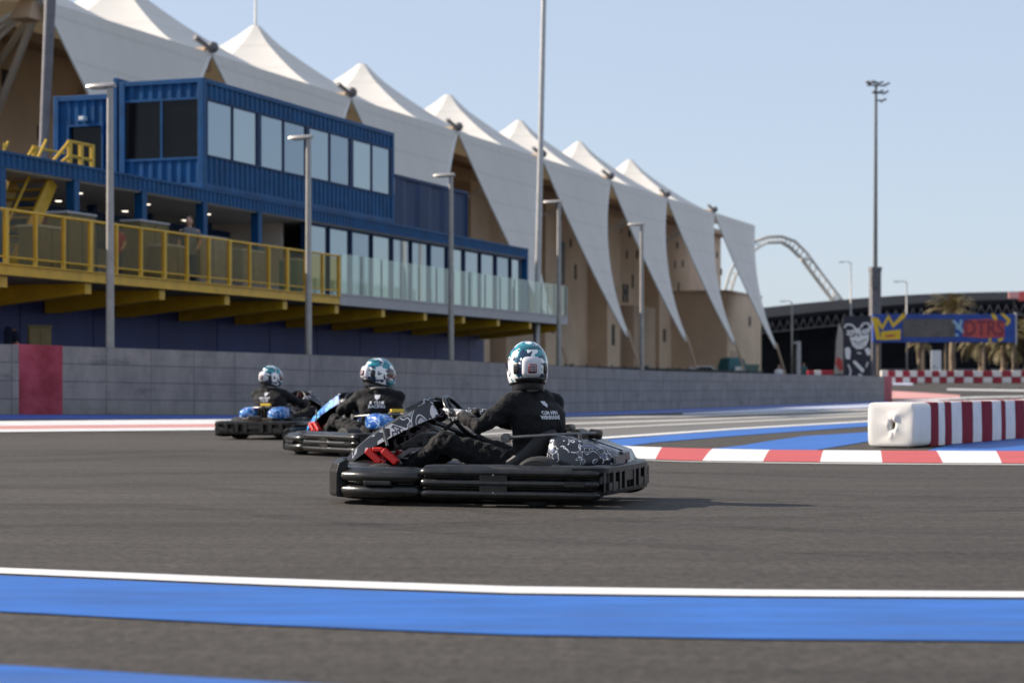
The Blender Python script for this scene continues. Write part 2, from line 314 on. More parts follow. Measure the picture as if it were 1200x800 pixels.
# ------------------------------------------------------------------ mesh helpers
class MB:
    def __init__(s): s.v = []; s.f = []; s.mi = []; s.uv = None
    def add(s, v, f, mi=0):
        o = len(s.v); s.v += [tuple(p) for p in v]; s.f += [tuple(i + o for i in q) for q in f]; s.mi += [mi] * len(f); return s
    def box(s, c, d, rot=None, mi=0):
        x, y, z = [k / 2 for k in d]
        vs = [Vector(p) for p in [(-x,-y,-z),(x,-y,-z),(x,y,-z),(-x,y,-z),(-x,-y,z),(x,-y,z),(x,y,z),(-x,y,z)]]
        if rot is not None: vs = [rot @ p for p in vs]
        vs = [p + Vector(c) for p in vs]
        return s.add(vs, [(0,3,2,1),(4,5,6,7),(0,1,5,4),(1,2,6,5),(2,3,7,6),(3,0,4,7)], mi)
    def bx(s, a, b, mi=0):
        lo = [min(p, q) for p, q in zip(a, b)]; hi = [max(p, q) for p, q in zip(a, b)]
        return s.box([(p + q) / 2 for p, q in zip(lo, hi)], [q - p for p, q in zip(lo, hi)], None, mi)
    def tube(s, pts, r, n=8, caps=True, mi=0):
        pts = [Vector(p) for p in pts]; k = len(pts)
        rs = [r] * k if not isinstance(r, (list, tuple)) else r
        vs = []; fs = []; ref = None
        for i, p in enumerate(pts):
            t = (pts[min(i + 1, k - 1)] - pts[max(i - 1, 0)]).normalized()
            if ref is None: ref = Vector((0, 0, 1)) if abs(t.z) < .9 else Vector((1, 0, 0))
            a = t.cross(ref).normalized(); b = a.cross(t).normalized(); ref = b
            for j in range(n):
                an = 2 * math.pi * j / n
                vs.append(p + a * math.cos(an) * rs[i] + b * math.sin(an) * rs[i])
        for i in range(k - 1):
            for j in range(n):
                fs.append((i*n+j, i*n+(j+1)%n, (i+1)*n+(j+1)%n, (i+1)*n+j))
        if caps: fs.append(tuple(range(n))[::-1]); fs.append(tuple((k-1)*n+j for j in range(n)))
        return s.add(vs, fs, mi)
    def ring(s, c, ax, rad, r, n=24, m=8, mi=0, a0=0, a1=2*math.pi):
        ax = Vector(ax).normalized(); ref = Vector((0, 1, 0)) if abs(ax.y) < .9 else Vector((1, 0, 0))
        a = ax.cross(ref).normalized(); b = ax.cross(a)
        full = abs(a1 - a0 - 2 * math.pi) < 1e-6
        vs = []; fs = []; cnt = n if full else n + 1
        for i in range(cnt):
            t = a0 + (a1 - a0) * i / n
            d = a * math.cos(t) + b * math.sin(t)
            for j in range(m):
                q = 2 * math.pi * j / m
                vs.append(Vector(c) + d * (rad + r * math.cos(q)) + ax * r * math.sin(q))
        for i in range(n):
            i2 = (i + 1) % cnt
            for j in range(m): fs.append((i*m+j, i*m+(j+1)%m, i2*m+(j+1)%m, i2*m+j))
        return s.add(vs, fs, mi)
    def ell(s, c, r, n=16, m=10, rot=None, mi=0):
        vs = []; fs = []
        for i in range(m + 1):
            th = math.pi * i / m
            for j in range(n):
                ph = 2 * math.pi * j / n
                p = Vector((r[0]*math.sin(th)*math.cos(ph), r[1]*math.sin(th)*math.sin(ph), r[2]*math.cos(th)))
                if rot is not None: p = rot @ p
                vs.append(p + Vector(c))
        for i in range(m):
            for j in range(n): fs.append((i*n+j, (i+1)*n+j, (i+1)*n+(j+1)%n, i*n+(j+1)%n))
        return s.add(vs, fs, mi)
    def loft(s, rings, caps=True, closed=True, mi=0):
        n = len(rings[0]); vs = [p for r in rings for p in r]; fs = []
        for i in range(len(rings) - 1):
            for j in range(n if closed else n - 1):
                fs.append((i*n+j, i*n+(j+1)%n, (i+1)*n+(j+1)%n, (i+1)*n+j))
        if caps and closed: fs.append(tuple(range(n))[::-1]); fs.append(tuple((len(rings)-1)*n+j for j in range(n)))
        return s.add(vs, fs, mi)
    def prism(s, poly, fn0, fn1, mi=0):
        """polygon of 2D points; fn0/fn1 turn each into the two end faces"""
        n = len(poly)
        return s.add([fn0(*p) for p in poly] + [fn1(*p) for p in poly],
                     [tuple(range(n))[::-1], tuple(range(n, 2*n))] + [(i, (i+1)%n, n+(i+1)%n, n+i) for i in range(n)], mi)
    def build(s, name, m, parent=None, smooth=False, bevel=0.0, kind=None, fix=True):
        me = D.meshes.new(name); me.from_pydata(s.v, [], s.f)
        ms = m if isinstance(m, (list, tuple)) else [m]
        for k in ms: me.materials.append(M[k] if isinstance(k, str) else k)
        if len(ms) > 1: me.polygons.foreach_set('material_index', s.mi)
        if fix:
            bm = bmesh.new(); bm.from_mesh(me); bmesh.ops.recalc_face_normals(bm, faces=bm.faces); bm.to_mesh(me); bm.free()
        if s.uv:
            l = me.uv_layers.new(name='uv')
            for lp in me.loops: l.data[lp.index].uv = s.uv[lp.vertex_index]
        if smooth:
            me.polygons.foreach_set('use_smooth', [True] * len(me.polygons))
            if smooth != True: me.set_sharp_from_angle(angle=R(smooth))
        o = D.objects.new(name, me); COL.objects.link(o)
        if parent: o.parent = parent
        if bevel:
            b = o.modifiers.new('bevel', 'BEVEL'); b.width = bevel; b.segments = 2; b.limit_method = 'ANGLE'; b.angle_limit = R(35)
        if kind: o['kind'] = kind
        return o

def thing(name, label, cat, loc=(0, 0, 0), rz=0, group=None):
    o = D.objects.new(name, None); COL.objects.link(o); o.empty_display_size = .2
    o.location = loc; o.rotation_euler = (0, 0, rz); o['label'] = label; o['category'] = cat
    if group: o['group'] = group
    return o
def tag(o, label, cat, group=None):
    o['label'] = label; o['category'] = cat
    if group: o['group'] = group
    return o
def dup(root, loc=None, rz=None, label=None):
    r = root.copy(); COL.objects.link(r)
    if loc is not None: r.location = loc
    if rz is not None: r.rotation_euler = (0, 0, rz)
    if label: r['label'] = label
    for ch in [o for o in D.objects if o.parent == root]:
        c = ch.copy(); COL.objects.link(c); c.parent = r
        for g in [o for o in D.objects if o.parent == ch]:
            d = g.copy(); COL.objects.link(d); d.parent = c
    return r
def text_mesh(s, size, bold=0.0):
    cu = D.curves.new('lettering', 'FONT'); cu.body = s; cu.size = size; cu.align_x = 'CENTER'; cu.align_y = 'CENTER'; cu.offset = bold
    cu.resolution_u = 3
    o = D.objects.new('lettering', cu); COL.objects.link(o)
    dg = bpy.context.evaluated_depsgraph_get(); dg.update()
    me = D.meshes.new_from_object(o.evaluated_get(dg))
    D.objects.remove(o); D.curves.remove(cu)
    return me

# ------------------------------------------------------------------ camera frame used for the survey of the place
CH, FP, HX, HY = .74, 2400.0, 600.0, 452.0
def lerp_tab(x, xs, ys):
    if x <= xs[0]: return ys[0]
    for i in range(len(xs) - 1):
        if x <= xs[i + 1]: return ys[i] + (ys[i + 1] - ys[i]) * (x - xs[i]) / (xs[i + 1] - xs[i])
    return ys[-1]
def ss(t): t = max(0, min(1, t)); return t * t * (3 - 2 * t)
WX = [-16.0, -8.76, -4.92, -1.79, .95, 4.54, 18.7]
WY = [25.4, 35.0, 39.4, 43.6, 50.6, 63.5, 100.8]
def wall_y(x):
    if x > 18.7: return 100.8 + (x - 18.7) * 2.6
    return lerp_tab(x, WX, WY)
def gz(x, y):
    """height of the ground: cambered up towards the wall, climbing at the far right"""
    a = lerp_tab(x, [-8.76, -4.92, -1.79, .95, 4.54], [.26, .18, .11, .05, 0])
    h = a * ss((y - (wall_y(x) - 9)) / 9)
    return h + 1.0 * ss((y - 95) / 45) * ss((x - 17) / 7)
def at(x, y, u): return Vector(((x - HX) * u, FP * u, CH + (HY - y) * u))
def on_ground(x, y, off=0.0):
    f = lambda u: CH + (HY - y) * u - gz((x - HX) * u, FP * u) - off
    u = .0015; st = .0004
    while f(u + st) > 0 and u < .2: u += st
    a, b = u, u + st
    for _ in range(30):
        c = (a + b) / 2
        if f(c) > 0: a = c
        else: b = c
    return at(x, y, a)

# ------------------------------------------------------------------ ground
def steps(a, b, d):
    n = int(round((b - a) / d)); return [a + (b - a) * i / n for i in range(n + 1)]
gxs = [-3000, -600, -150, -60] + steps(-30, 52, .7) + [60, 75, 110, 200, 700, 3000]
gys = [-400, -60, -10] + steps(2, 150, .7) + [165, 200, 300, 600, 2000, 6000]
b = MB(); n = len(gxs)
b.add([(x, y, gz(x, y)) for y in gys for x in gxs],
      [(j*n+i, j*n+i+1, (j+1)*n+i+1, (j+1)*n+i) for j in range(len(gys)-1) for i in range(n-1)])
b.build('asphalt_ground', 'asphalt', smooth=True, kind='structure', fix=False)

def strip(name, m, top, bot, off=.005, nx=60, ny=5, x0=None, x1=None, rise=0.0):
    """sheet painted on the ground between two edges surveyed in the photograph"""
    tx, ty = zip(*top); bx_, by = zip(*bot)
    x0 = tx[0] if x0 is None else x0; x1 = tx[-1] if x1 is None else x1
    b = MB(); vs = []
    for i in range(nx + 1):
        x = x0 + (x1 - x0) * i / nx
        a = on_ground(x, lerp_tab(x, tx, ty)); c = on_ground(x, lerp_tab(x, bx_, by))
        for j in range(ny + 1):
            p = c.lerp(a, j / ny); p.z = gz(p.x, p.y) + off + rise * (j / ny); vs.append(p)
    b.add(vs, [(i*(ny+1)+j, (i+1)*(ny+1)+j, (i+1)*(ny+1)+j+1, i*(ny+1)+j+1) for i in range(nx) for j in range(ny)])
    return b.build(name, m, kind='structure', smooth=True, fix=False)

strip('white_line', 'white_paint', [(-500,645),(0,666),(300,678),(600,688),(900,692),(1200,694),(1700,695)],
      [(-500,652),(0,672.5),(300,685.5),(600,696),(900,699.5),(1200,701),(1700,702)])
strip('blue_band', 'blue_paint', [(-500,654),(0,675),(300,688),(600,698.6),(900,702),(1200,703.5),(1700,704.5)],
      [(-500,694),(0,717.5),(300,733),(600,745),(900,750),(1200,752.5),(1700,754)])
strip('blue_band', 'blue_paint', [(-500,750),(0,780.5),(300,799),(600,815)], [(-500,830),(0,858),(300,872),(600,880)])
# near kerb of the island
ktop = [(700,525),(735,527.5),(800,530),(900,532.2),(1050,533.2),(1200,533.6),(1700,534.5)]
kbot = [(700,529),(735,537),(800,539.8),(900,541),(1050,542.4),(1200,543.2),(1700,545)]
edges = [(700,700),(776,768),(835,823),(902,894),(965,961),(1032,1034),(1097,1105),(1167,1174),(1240,1250),(1315,1328),(1400,1412),(1500,1515)]
b = MB()
tx, ty = zip(*ktop); bx_, by = zip(*kbot)
for k in range(len(edges) - 1):
    vs = []
    for i in range(7):
        xt = edges[k][0] + (edges[k+1][0] - edges[k][0]) * i / 6; xb = edges[k][1] + (edges[k+1][1] - edges[k][1]) * i / 6
        a = on_ground(xt, lerp_tab(xt, tx, ty)); c = on_ground(xb, lerp_tab(xb, bx_, by))
        for j in range(6):
            f = j / 5; p = c.lerp(a, f); p.z = gz(p.x, p.y) + .006 + .045 * math.sin(f * math.pi * .5); vs.append(p)
        q = a + Vector((0, .05, 0)); q.z = gz(q.x, q.y); vs.append(q)
    b.add(vs, [(i*7+j, (i+1)*7+j, (i+1)*7+j+1, i*7+j+1) for i in range(6) for j in range(6)], k % 2)
b.build('kerb', ['white_paint', 'red_paint'], kind='structure', fix=False)
strip('kerb_line', 'pale_paint', [(735,538),(800,540.4),(900,541.6),(1050,543),(1200,543.8),(1700,545.6)],
      [(735,539),(800,541.4),(900,543),(1050,544.4),(1200,545.2),(1700,547)])
# the painted run-off between the two arms of the track
strip('runoff_surface', 'tan_asphalt', [(560,494),(660,492),(860,489),(1017,482),(1060,480)],
      [(560,512),(660,513),(735,513),(860,505),(1017,495),(1060,493)], off=.004)
strip('white_line', 'white_paint', [(600,518),(705,512.4),(860,502.0),(1017,493.0),(1060,490)], [(600,520.5),(705,514.6),(860,503.4),(1017,494.4),(1060,491.4)], off=.008)
strip('blue_stripe', 'blue_paint', [(640,520),(713,515.4),(860,504),(1017,495),(1060,492.4)], [(640,526),(713,525.6),(770,518.4),(860,511),(1017,499.6),(1060,496.5)], off=.006)
strip('blue_stripe', 'blue_paint', [(835,526),(870,522),(900,517),(943,511),(1017,506.5),(1075,502)],
      [(835,527.6),(870,529.5),(900,530.8),(935,531),(1017,517.5),(1075,511)], off=.006)
strip('blue_stripe', 'blue_paint', [(1078,530.5),(1110,522),(1200,508),(1500,488)], [(1078,532),(1110,532.4),(1200,532.6),(1500,533)], off=.006)
for a, c, nm, mm in [([(560,494),(660,489),(800,487),(1017,479)], 2.2, 'pale_line', 'pale_paint'),
                     ([(560,502),(660,496),(800,491.6),(1017,483)], 2.0, 'pale_line', 'pale_paint'),
                     ([(560,509),(660,503),(800,496.4),(1017,486.5)], 1.8, 'pale_line', 'pale_paint')]:
    strip(nm, mm, a, [(x, y + c) for x, y in a], off=.010)
strip('wall_foot_band', 'deep_blue_paint', [(-300,483),(0,485.6),(260,486.6),(500,487.4),(650,484),(770,479.6),(900,474.6),(1040,469.8)],
      [(-300,489),(0,491.5),(260,490.6),(500,491.5),(650,488),(770,484),(900,478),(1040,472)], off=.004)
strip('lilac_band', 'lilac_paint', [(800,484),(900,478.6),(1040,472.4),(1100,469)], [(800,485.5),(900,482.6),(1040,476.5),(1100,473)], off=.005)
lk = [(-300,493),(0,494),(260,491.6),(420,492)]
strip('edge_kerb', 'white_paint', lk, [(x, y + 5.5) for x, y in lk], off=.012)
strip('edge_kerb', 'pink_paint', [(x, y + 5.5) for x, y in lk], [(x, y + 9.6) for x, y in lk], off=.012)
strip('edge_kerb', 'white_paint', [(x, y + 9.6) for x, y in lk], [(x, y + 12.8) for x, y in lk], off=.012)
# far right: the track climbs away
strip('far_track_band', 'lilac_paint', [(1046,447.6),(1200,447.2),(1400,447)], [(1046,451),(1200,453.6),(1400,455)], off=.02, nx=30)
strip('far_kerb', 'pink_paint', [(1044,458),(1080,460),(1125,463)], [(1044,467),(1080,467.5),(1125,465.6)], off=.012, nx=20)
strip('far_kerb', 'white_paint', [(1110,455.6),(1200,457),(1400,459)], [(1110,457),(1200,458.4),(1400,460.5)], off=.014, nx=30)
strip('far_kerb', 'white_paint', [(1046,470),(1140,465),(1200,464)], [(1046,472),(1140,466.4),(1200,465)], off=.012, nx=20)

# rubber laid down by the tyres: thin broken dark traces
M['rubber'] = mat('rubber_trace', (.030, .027, .025), .7, var=.2)
nt_ = M['rubber'].node_tree; tc_ = nt_.nodes.new('ShaderNodeTexCoord'); mp_ = nt_.nodes.new('ShaderNodeMapping'); mp_.inputs['Scale'].default_value = (1.2, 14, 1)
nz_ = nt_.nodes.new('ShaderNodeTexNoise'); nz_.inputs['Scale'].default_value = 1.6; nz_.inputs['Detail'].default_value = 6; rp_ = nt_.nodes.new('ShaderNodeValToRGB')
rp_.color_ramp.elements[0].position = .45; rp_.color_ramp.elements[1].position = .72; rp_.color_ramp.elements[1].color = (.5, .5, .5, 1)
nt_.links.new(tc_.outputs['Object'], mp_.inputs['Vector']); nt_.links.new(mp_.outputs['Vector'], nz_.inputs['Vector']); nt_.links.new(nz_.outputs['Fac'], rp_.inputs['Fac'])
nt_.links.new(rp_.outputs['Color'], nt_.nodes['Principled BSDF'].inputs['Alpha'])
for pts, w_ in [([(-200, 540), (200, 527), (420, 529), (640, 560), (1000, 580), (1500, 583)], 3), ([(-200, 548), (200, 533), (430, 536), (660, 571), (1000, 592), (1500, 594)], 3.5),
                ([(-300, 571), (200, 566), (600, 600), (1000, 622), (1500, 626)], 4.5), ([(-300, 590), (200, 590), (600, 628), (1000, 646), (1500, 648)], 6),
                ([(-300, 620), (150, 611), (500, 612), (900, 603), (1500, 584)], 5), ([(-300, 561), (300, 552), (700, 549), (1000, 558), (1500, 563)], 3)]:
    strip('tyre_mark', 'rubber', pts, [(x, y + w_) for x, y in pts], off=.005, nx=80, ny=2)

# ------------------------------------------------------------------ concrete block wall beside the track
def offset_path(pts, d):
    out = []
    for i, p in enumerate(pts):
        t = (pts[min(i+1, len(pts)-1)] - pts[max(i-1, 0)]); t.z = 0; t.normalize()
        out.append(p + Vector((-t.y, t.x, 0)) * d)
    return out
xs = []
for i in range(len(WX) - 1): xs += [WX[i] + (WX[i+1] - WX[i]) * k / 8 for k in range(8)]
xs.append(WX[-1])
path = [Vector((x, wall_y(x), 0)) for x in xs]
for _ in range(6):  # round the kinks of the survey
    path = [path[0]] + [(path[i-1] + path[i] * 2 + path[i+1]) / 4 for i in range(1, len(path)-1)] + [path[-1]]
back = offset_path(path, .42)
WT = 1.2
def wall_piece(name, m, i0, i1, grow=0.0, parent=None):
    b = MB(); uv = []; s = 0; rows = 5; K = i1 - i0
    sums = [0]
    for i in range(1, len(path)): sums.append(sums[-1] + (path[i] - path[i-1]).length)
    fr = offset_path(path, -grow); bk = offset_path(back, grow)
    vs = []
    for i in range(i0, i1 + 1):
        f, k = fr[i], bk[i]; g = gz(f.x, f.y)
        for q in range(rows + 1): vs.append((f.x, f.y, g - .05 + (WT + grow + .05) * q / rows)); uv.append((sums[i], WT * q / rows))
        vs.append((k.x, k.y, g + WT + grow)); uv.append((sums[i], WT + .4))
        vs.append((k.x, k.y, g - .05)); uv.append((sums[i], WT + 1.6))
    n = rows + 3
    b.add(vs, [(i*n+j, (i+1)*n+j, (i+1)*n+(j+1)%n, i*n+(j+1)%n) for i in range(K) for j in range(n)])
    b.f.append(tuple(range(n))); b.f.append(tuple(K*n + j for j in range(n))); b.mi += [0, 0]
    b.uv = uv
    return b.build(name, m, parent)
# insert exact points for the red painted section and the red end block
def seg_index(px):
    return min(range(len(path)), key=lambda i: abs(HX + path[i].x / (path[i].y / FP) - px))
extra = []
for px in (22, 73, 1036):
    for i in range(len(path) - 1):
        a, c = [HX + p.x * FP / p.y for p in (path[i], path[i+1])]
        if a <= px <= c: extra.append((i + 1, path[i].lerp(path[i+1], (px - a) / (c - a)))); break
for k, (i, p) in enumerate(extra): path.insert(i + k, p)
back = offset_path(path, .42)
w = wall_piece('concrete_wall', 'wall', 0, len(path) - 1)
tag(w, 'long low grey concrete block wall along the far side of the kart track', 'wall')
wall_piece('painted_section', 'wall_red', seg_index(22), seg_index(73), .006, w)['label'] = 'worn crimson painted stretch of the wall'
wall_piece('painted_end', 'wall_red', seg_index(1036), len(path) - 1, .006, w)['label'] = 'red painted end of the wall'

# ------------------------------------------------------------------ frame of the pit building: +x along its front, +y into the building
AX = Vector((.3435, .939, 0)).normalized(); NX = Vector((AX.y, -AX.x, 0))
BO = Vector((-7.83, 51.94, 0)); BZ = math.atan2(AX.y, AX.x)
def usurv(x, t):  # depth factor of the upright plane at offset t where the photograph shows it at column x
    p = BO.dot(NX) + t
    return p / ((x - HX) * NX.x + FP * NX.y)
def sp(x, t): return (at(x, HY, usurv(x, t)) - BO).dot(AX)
def zp(x, y, t): return CH + (HY - y) * usurv(x, t)
def bw(s, t, z=0.0): return BO + AX * s + NX * t + Vector((0, 0, z))
GB = .26

def corrugated(b, s0, s1, z0, z1, y=0.0, axis='x', pitch=.28, depth=.045, flip=False):
    """trapezoid sheet in the x-z plane (or y-z)"""
    n = max(1, int(round(abs(s1 - s0) / pitch))); pr = []
    for i in range(n):
        a = s0 + (s1 - s0) * i / n; w = (s1 - s0) / n
        pr += [(a, 0), (a + w * .34, 0), (a + w * .5, depth), (a + w * .84, depth)]
    pr.append((s1, 0))
    vs = []
    for s, d in pr:
        for z in (z0, z1): vs.append((s, y + d, z) if axis == 'x' else (y + d, s, z))
    b.add(vs, [(2*i, 2*i+2, 2*i+3, 2*i+1) for i in range(len(pr) - 1)])

# ---- blue container cabin standing on the pavilion roof
CZ0, CZ1, CL, CW = 5.76, 8.56, 12.2, 2.44
cab = thing('container_cabin', 'long bright blue shipping container cabin with a ribbon of mirrored windows on the pavilion roof', 'container', bw(0, 0, 0), BZ)
b = MB()
corrugated(b, .16, CL - .16, 8.06, 8.44, .03); corrugated(b, .16, CL - .16, CZ0 + .12, 6.58, .03)
corrugated(b, .12, CW - .12, 8.08, 8.44, .04, 'y', depth=.05); corrugated(b, .12, CW - .12, CZ0 + .14, 6.5, .04, 'y', depth=.05)
corrugated(b, .16, CL - .16, CZ0 + .12, 8.44, CW - .08); corrugated(b, .12, CW - .12, CZ0 + .12, 8.44, CL - .09, 'y')
b.build('corrugated_side', 'cont_blue', cab, fix=False)
b = MB()
for s in (0, CL - .16):
    for y in (0, CW - .16): b.bx((s, y, CZ0), (s + .16, y + .16, CZ1))
for z, h in ((CZ0, .13), (CZ1 - .13, .13)):
    for y in (.004, CW - .124): b.bx((.16, y, z + .004), (CL - .16, y + .12, z + h))
    for s in (.004, CL - .124): b.bx((s, .16, z + .004), (s + .12, CW - .16, z + h))
b.bx((.12, .12, CZ1 - .09), (CL - .12, CW - .12, CZ1 - .05)); b.bx((.12, .12, CZ0 + .03), (CL - .12, CW - .12, CZ0 + .09))
b.build('steel_frame', 'cont_blue', cab, bevel=.012)
bay = (CL - .32) / 4
for k in range(4):
    s0 = .16 + k * bay
    f = MB()
    for a in (s0 + .0, s0 + bay - .12): f.bx((a, .015, 6.58), (a + .12, .09, 8.06))
    f.bx((s0 + .12, .015, 6.58), (s0 + bay - .12, .09, 6.63)); f.bx((s0 + .12, .015, 8.01), (s0 + bay - .12, .09, 8.06))
    f.bx((s0 + bay / 2 - .03, .02, 6.63), (s0 + bay / 2 + .03, .085, 8.01))
    wn = f.build('window', 'cont_dark', cab)
    for a, c in ((s0 + .12, s0 + bay / 2 - .03), (s0 + bay / 2 + .03, s0 + bay - .12)):
        p = MB(); p.bx((a, .05, 6.63), (c, .065, 8.01)); p.build('pane', ['glass_sky', 'glass_sky_deep', 'glass_sky_pale'][(k * 2 + (a > s0 + 1)) * 5 % 7 % 3], wn)
f = MB(); ey0, ey1 = .14, CW - .14
f.bx((.02, ey0, 6.5), (.09, ey1, 6.56)); f.bx((.02, ey0, 8.02), (.09, ey1, 8.08)); f.bx((.02, (ey0 + ey1)/2 - .03, 6.56), (.09, (ey0 + ey1)/2 + .03, 8.02))
wn = f.build('window', 'cont_blue', cab); wn['label'] = 'dark end window in two panes'
for a, c in ((ey0, (ey0 + ey1)/2 - .03), ((ey0 + ey1)/2 + .03, ey1)):
    p = MB(); p.bx((.05, a, 6.56), (.065, c, 8.02)); p.build('pane', 'glass_dark', wn)

# ---- second container, set back, with a dark doorway
c2 = thing('shipping_container', 'shorter blue shipping container with a dark doorway beside the yellow roof rail', 'container', bw(1.0, -2.62, 0), BZ)
b = MB()
corrugated(b, .12, .95, CZ0 + .12, 8.3, .04, 'y', depth=.05)
corrugated(b, 1.95, 2.32, CZ0 + .12, 8.3, .04, 'y', depth=.05); corrugated(b, .95, 1.95, 7.62, 8.3, .04, 'y', depth=.05)
corrugated(b, .16, 6.0, CZ0 + .12, 8.3, .03); corrugated(b, .16, 6.0, CZ0 + .12, 8.3, 2.36)
b.build('corrugated_side', 'cont_blue', c2, fix=False)
b = MB()
for s in (0, 5.95):
    for y in (0, 2.28): b.bx((s, y, CZ0), (s + .16, y + .16, 8.45))
    b.bx((s + .004, .16, 8.3), (s + .12, 2.28, 8.446))
for y in (.004, 2.32): b.bx((.16, y, 8.3), (5.95, y + .11, 8.446))
b.bx((.12, .12, 8.36), (6.0, 2.3, 8.4))
b.build('steel_frame', 'cont_blue', c2, bevel=.012)
b = MB(); b.bx((.1, .95, CZ0 + .05), (.14, 1.95, 7.62)); b.build('door', 'glass_dark', c2)
b = MB()
for y in (.9, 1.95): b.bx((-.02, y, CZ0 + .02), (.12, y + .05, 7.66))
b.bx((-.02, .95, 7.61), (.12, 1.95, 7.66)); b.build('door_frame', 'cont_blue', c2)
b = MB(); b.bx((-.16, 1.4, 7.75), (.04, 1.56, 7.86)); b.build('wall_lamp', 'white_plastic', c2, bevel=.02)
b = MB(); corrugated(b, -.9, -.02, CZ0 + .1, 8.62, -.05, pitch=.3); b.bx((-.96, -.08, CZ0 + .05), (-.88, .02, 8.68)); b.bx((-.88, -.079, 8.6), (0, -.02, 8.68))
b.build('door_leaf', 'cont_blue', c2, fix=False)

# ---- pavilion: ground floor, raised deck and roof slab
pav = thing('track_pavilion', 'raised blue trackside pavilion with open terrace, glazed lounge and cantilevered deck', 'building', bw(0, 0, 0), BZ)
S0, S1 = -13.7, sp(619, 0)
DZ, DT = 2.98, 2.73
b = MB(); corrugated(b, S0, S1, 5.42, 5.74, 0.0, pitch=.22, depth=.035); b.bx((S0, .04, 5.42), (S1, 7.9, 5.74)); b.bx((S0, -.02, 5.70), (S1, .06, 5.755)); b.bx((S0, -.02, 5.40), (S1, .06, 5.43))
b.build('roof_slab', 'cont_blue', pav, fix=False)
b = MB(); b.bx((S0, .06, 5.37), (S1, 7.8, 5.415)); b.build('ceiling', 'soffit', pav)
sa, sb = CL + .05, sp(548.5, 0)
b = MB(); corrugated(b, sa, sb, 5.76, 7.25, .02, pitch=1.9, depth=.05)
b.bx((sa, -.01, 7.2), (sb, .12, 7.3)); b.bx((sb - .08, .0, 5.76), (sb, 4.5, 7.25)); b.build('roof_parapet', 'cont_dark', pav, fix=False)
for s in [-11.9, -8.8, -5.9, -2.9, .12, 3.15]:
    b = MB(); b.bx((s - .11, -.0, DZ), (s + .11, .22, 5.4)); b.build('column', 'cont_blue', pav)
b = MB()  # recessed frames of the open terrace
for s in (-7.2, -1.2, 1.6, 4.8):
    b.bx((s - .09, 2.4, DZ), (s + .09, 2.6, 5.3))
b.bx((S0, 2.42, 4.98), (6, 2.58, 5.12)); b.bx((S0, 5.2, 4.6), (6, 5.34, 4.72)); b.bx((-7.2, 2.6, 4.9), (-7.05, 6.8, 5.05)); b.bx((-1.2, 2.6, 4.9), (-1.05, 6.8, 5.05))
b.build('terrace_frame', 'cont_dark', pav)
b = MB(); b.bx((S0, 5.5, DZ), (S1 - .2, 5.7, 5.37)); b.build('back_wall', 'inner_wall', pav)
b = MB(); b.bx((6.2, .9, DZ), (6.35, 5.49, 5.37)); b.build('lounge_wall', 'inner_wall', pav)
# glazing of the lounge
gs = [6.2]; k = 0
while gs[-1] < S1 - 1.0: gs.append(gs[-1] + 1.53)
gs[-1] = S1 - .16
for i in range(len(gs) - 1):
    a, c = gs[i], gs[i + 1]
    f = MB()
    wide = .10 if i % 2 == 0 else .045
    f.bx((a - wide / 2, .10, DZ), (a + wide / 2, .26, 5.39)); f.bx((a + wide/2, .12, 5.30), (c - .05, .24, 5.39)); f.bx((a + wide/2, .12, DZ), (c - .05, .24, DZ + .08))
    wn = f.build('window', 'cont_dark', pav)
    p = MB(); p.bx((a + wide / 2, .17, DZ + .08), (c - .05, .185, 5.30)); p.build('pane', ['glass_sky', 'glass_sky_pale', 'glass_sky_deep', 'glass_sky'][i * 3 % 4], wn)
b = MB(); b.bx((S1 - .16, .0, DZ), (S1, .3, 5.4)); b.build('column', 'cont_blue', pav)
b = MB(); b.bx((S1 - .1, .32, DZ), (S1 - .02, 6.9, 5.37)); b.build('side_glass', 'glass_dark', pav)
# deck
SD1 = sp(665, DT)
b = MB(); b.bx((S0, -DT + .06, DZ - .14), (SD1, 7.0, DZ)); b.build('deck', 'deck_floor', pav)
SR = sp(398, DT)
b = MB(); b.bx((S0, -DT, 2.85), (SR, -DT + .055, 3.07)); b.bx((S0, -DT - .05, 2.85), (SR, -DT + .05, 2.872)); b.bx((S0, -DT - .05, 3.05), (SR, -DT + .05, 3.075))
b.build('deck_beam', 'yellow', pav)
b = MB(); b.bx((SR, -DT - .01, 2.84), (SD1, -DT + .055, 3.10)); b.bx((SD1 - .05, -DT + .06, 2.84), (SD1 + .01, .8, 3.10)); b.build('deck_fascia', 'grey_fascia', pav)
for i in range(14):
    s = S0 + 1.0 + 3.0 * i
    if s > SD1: break
    b = MB(); b.prism([(-DT + .08, 2.83), (.25, 2.83), (.25, 2.36), (-.1, 2.36), (-DT + .08, 2.62)], lambda y, z: (s - .12, y, z), lambda y, z: (s + .12, y, z))
    b.build('bracket', 'yellow', pav)
b = MB(); s = S0
while s < SD1 - .1:
    e = min(s + 3.0, SD1 - .1); b.bx((s + .02, .3 + .004 * (int(s) % 3), -.1), (e - .02, .42, 2.84)); s = e
b.bx((S0, .44, -.1), (SD1 - .1, .6, 2.82)); b.bx((SD1 - .25, .6, -.1), (SD1 - .1, 7.0, 2.82))
b.build('lower_wall', 'wall_indigo', pav)
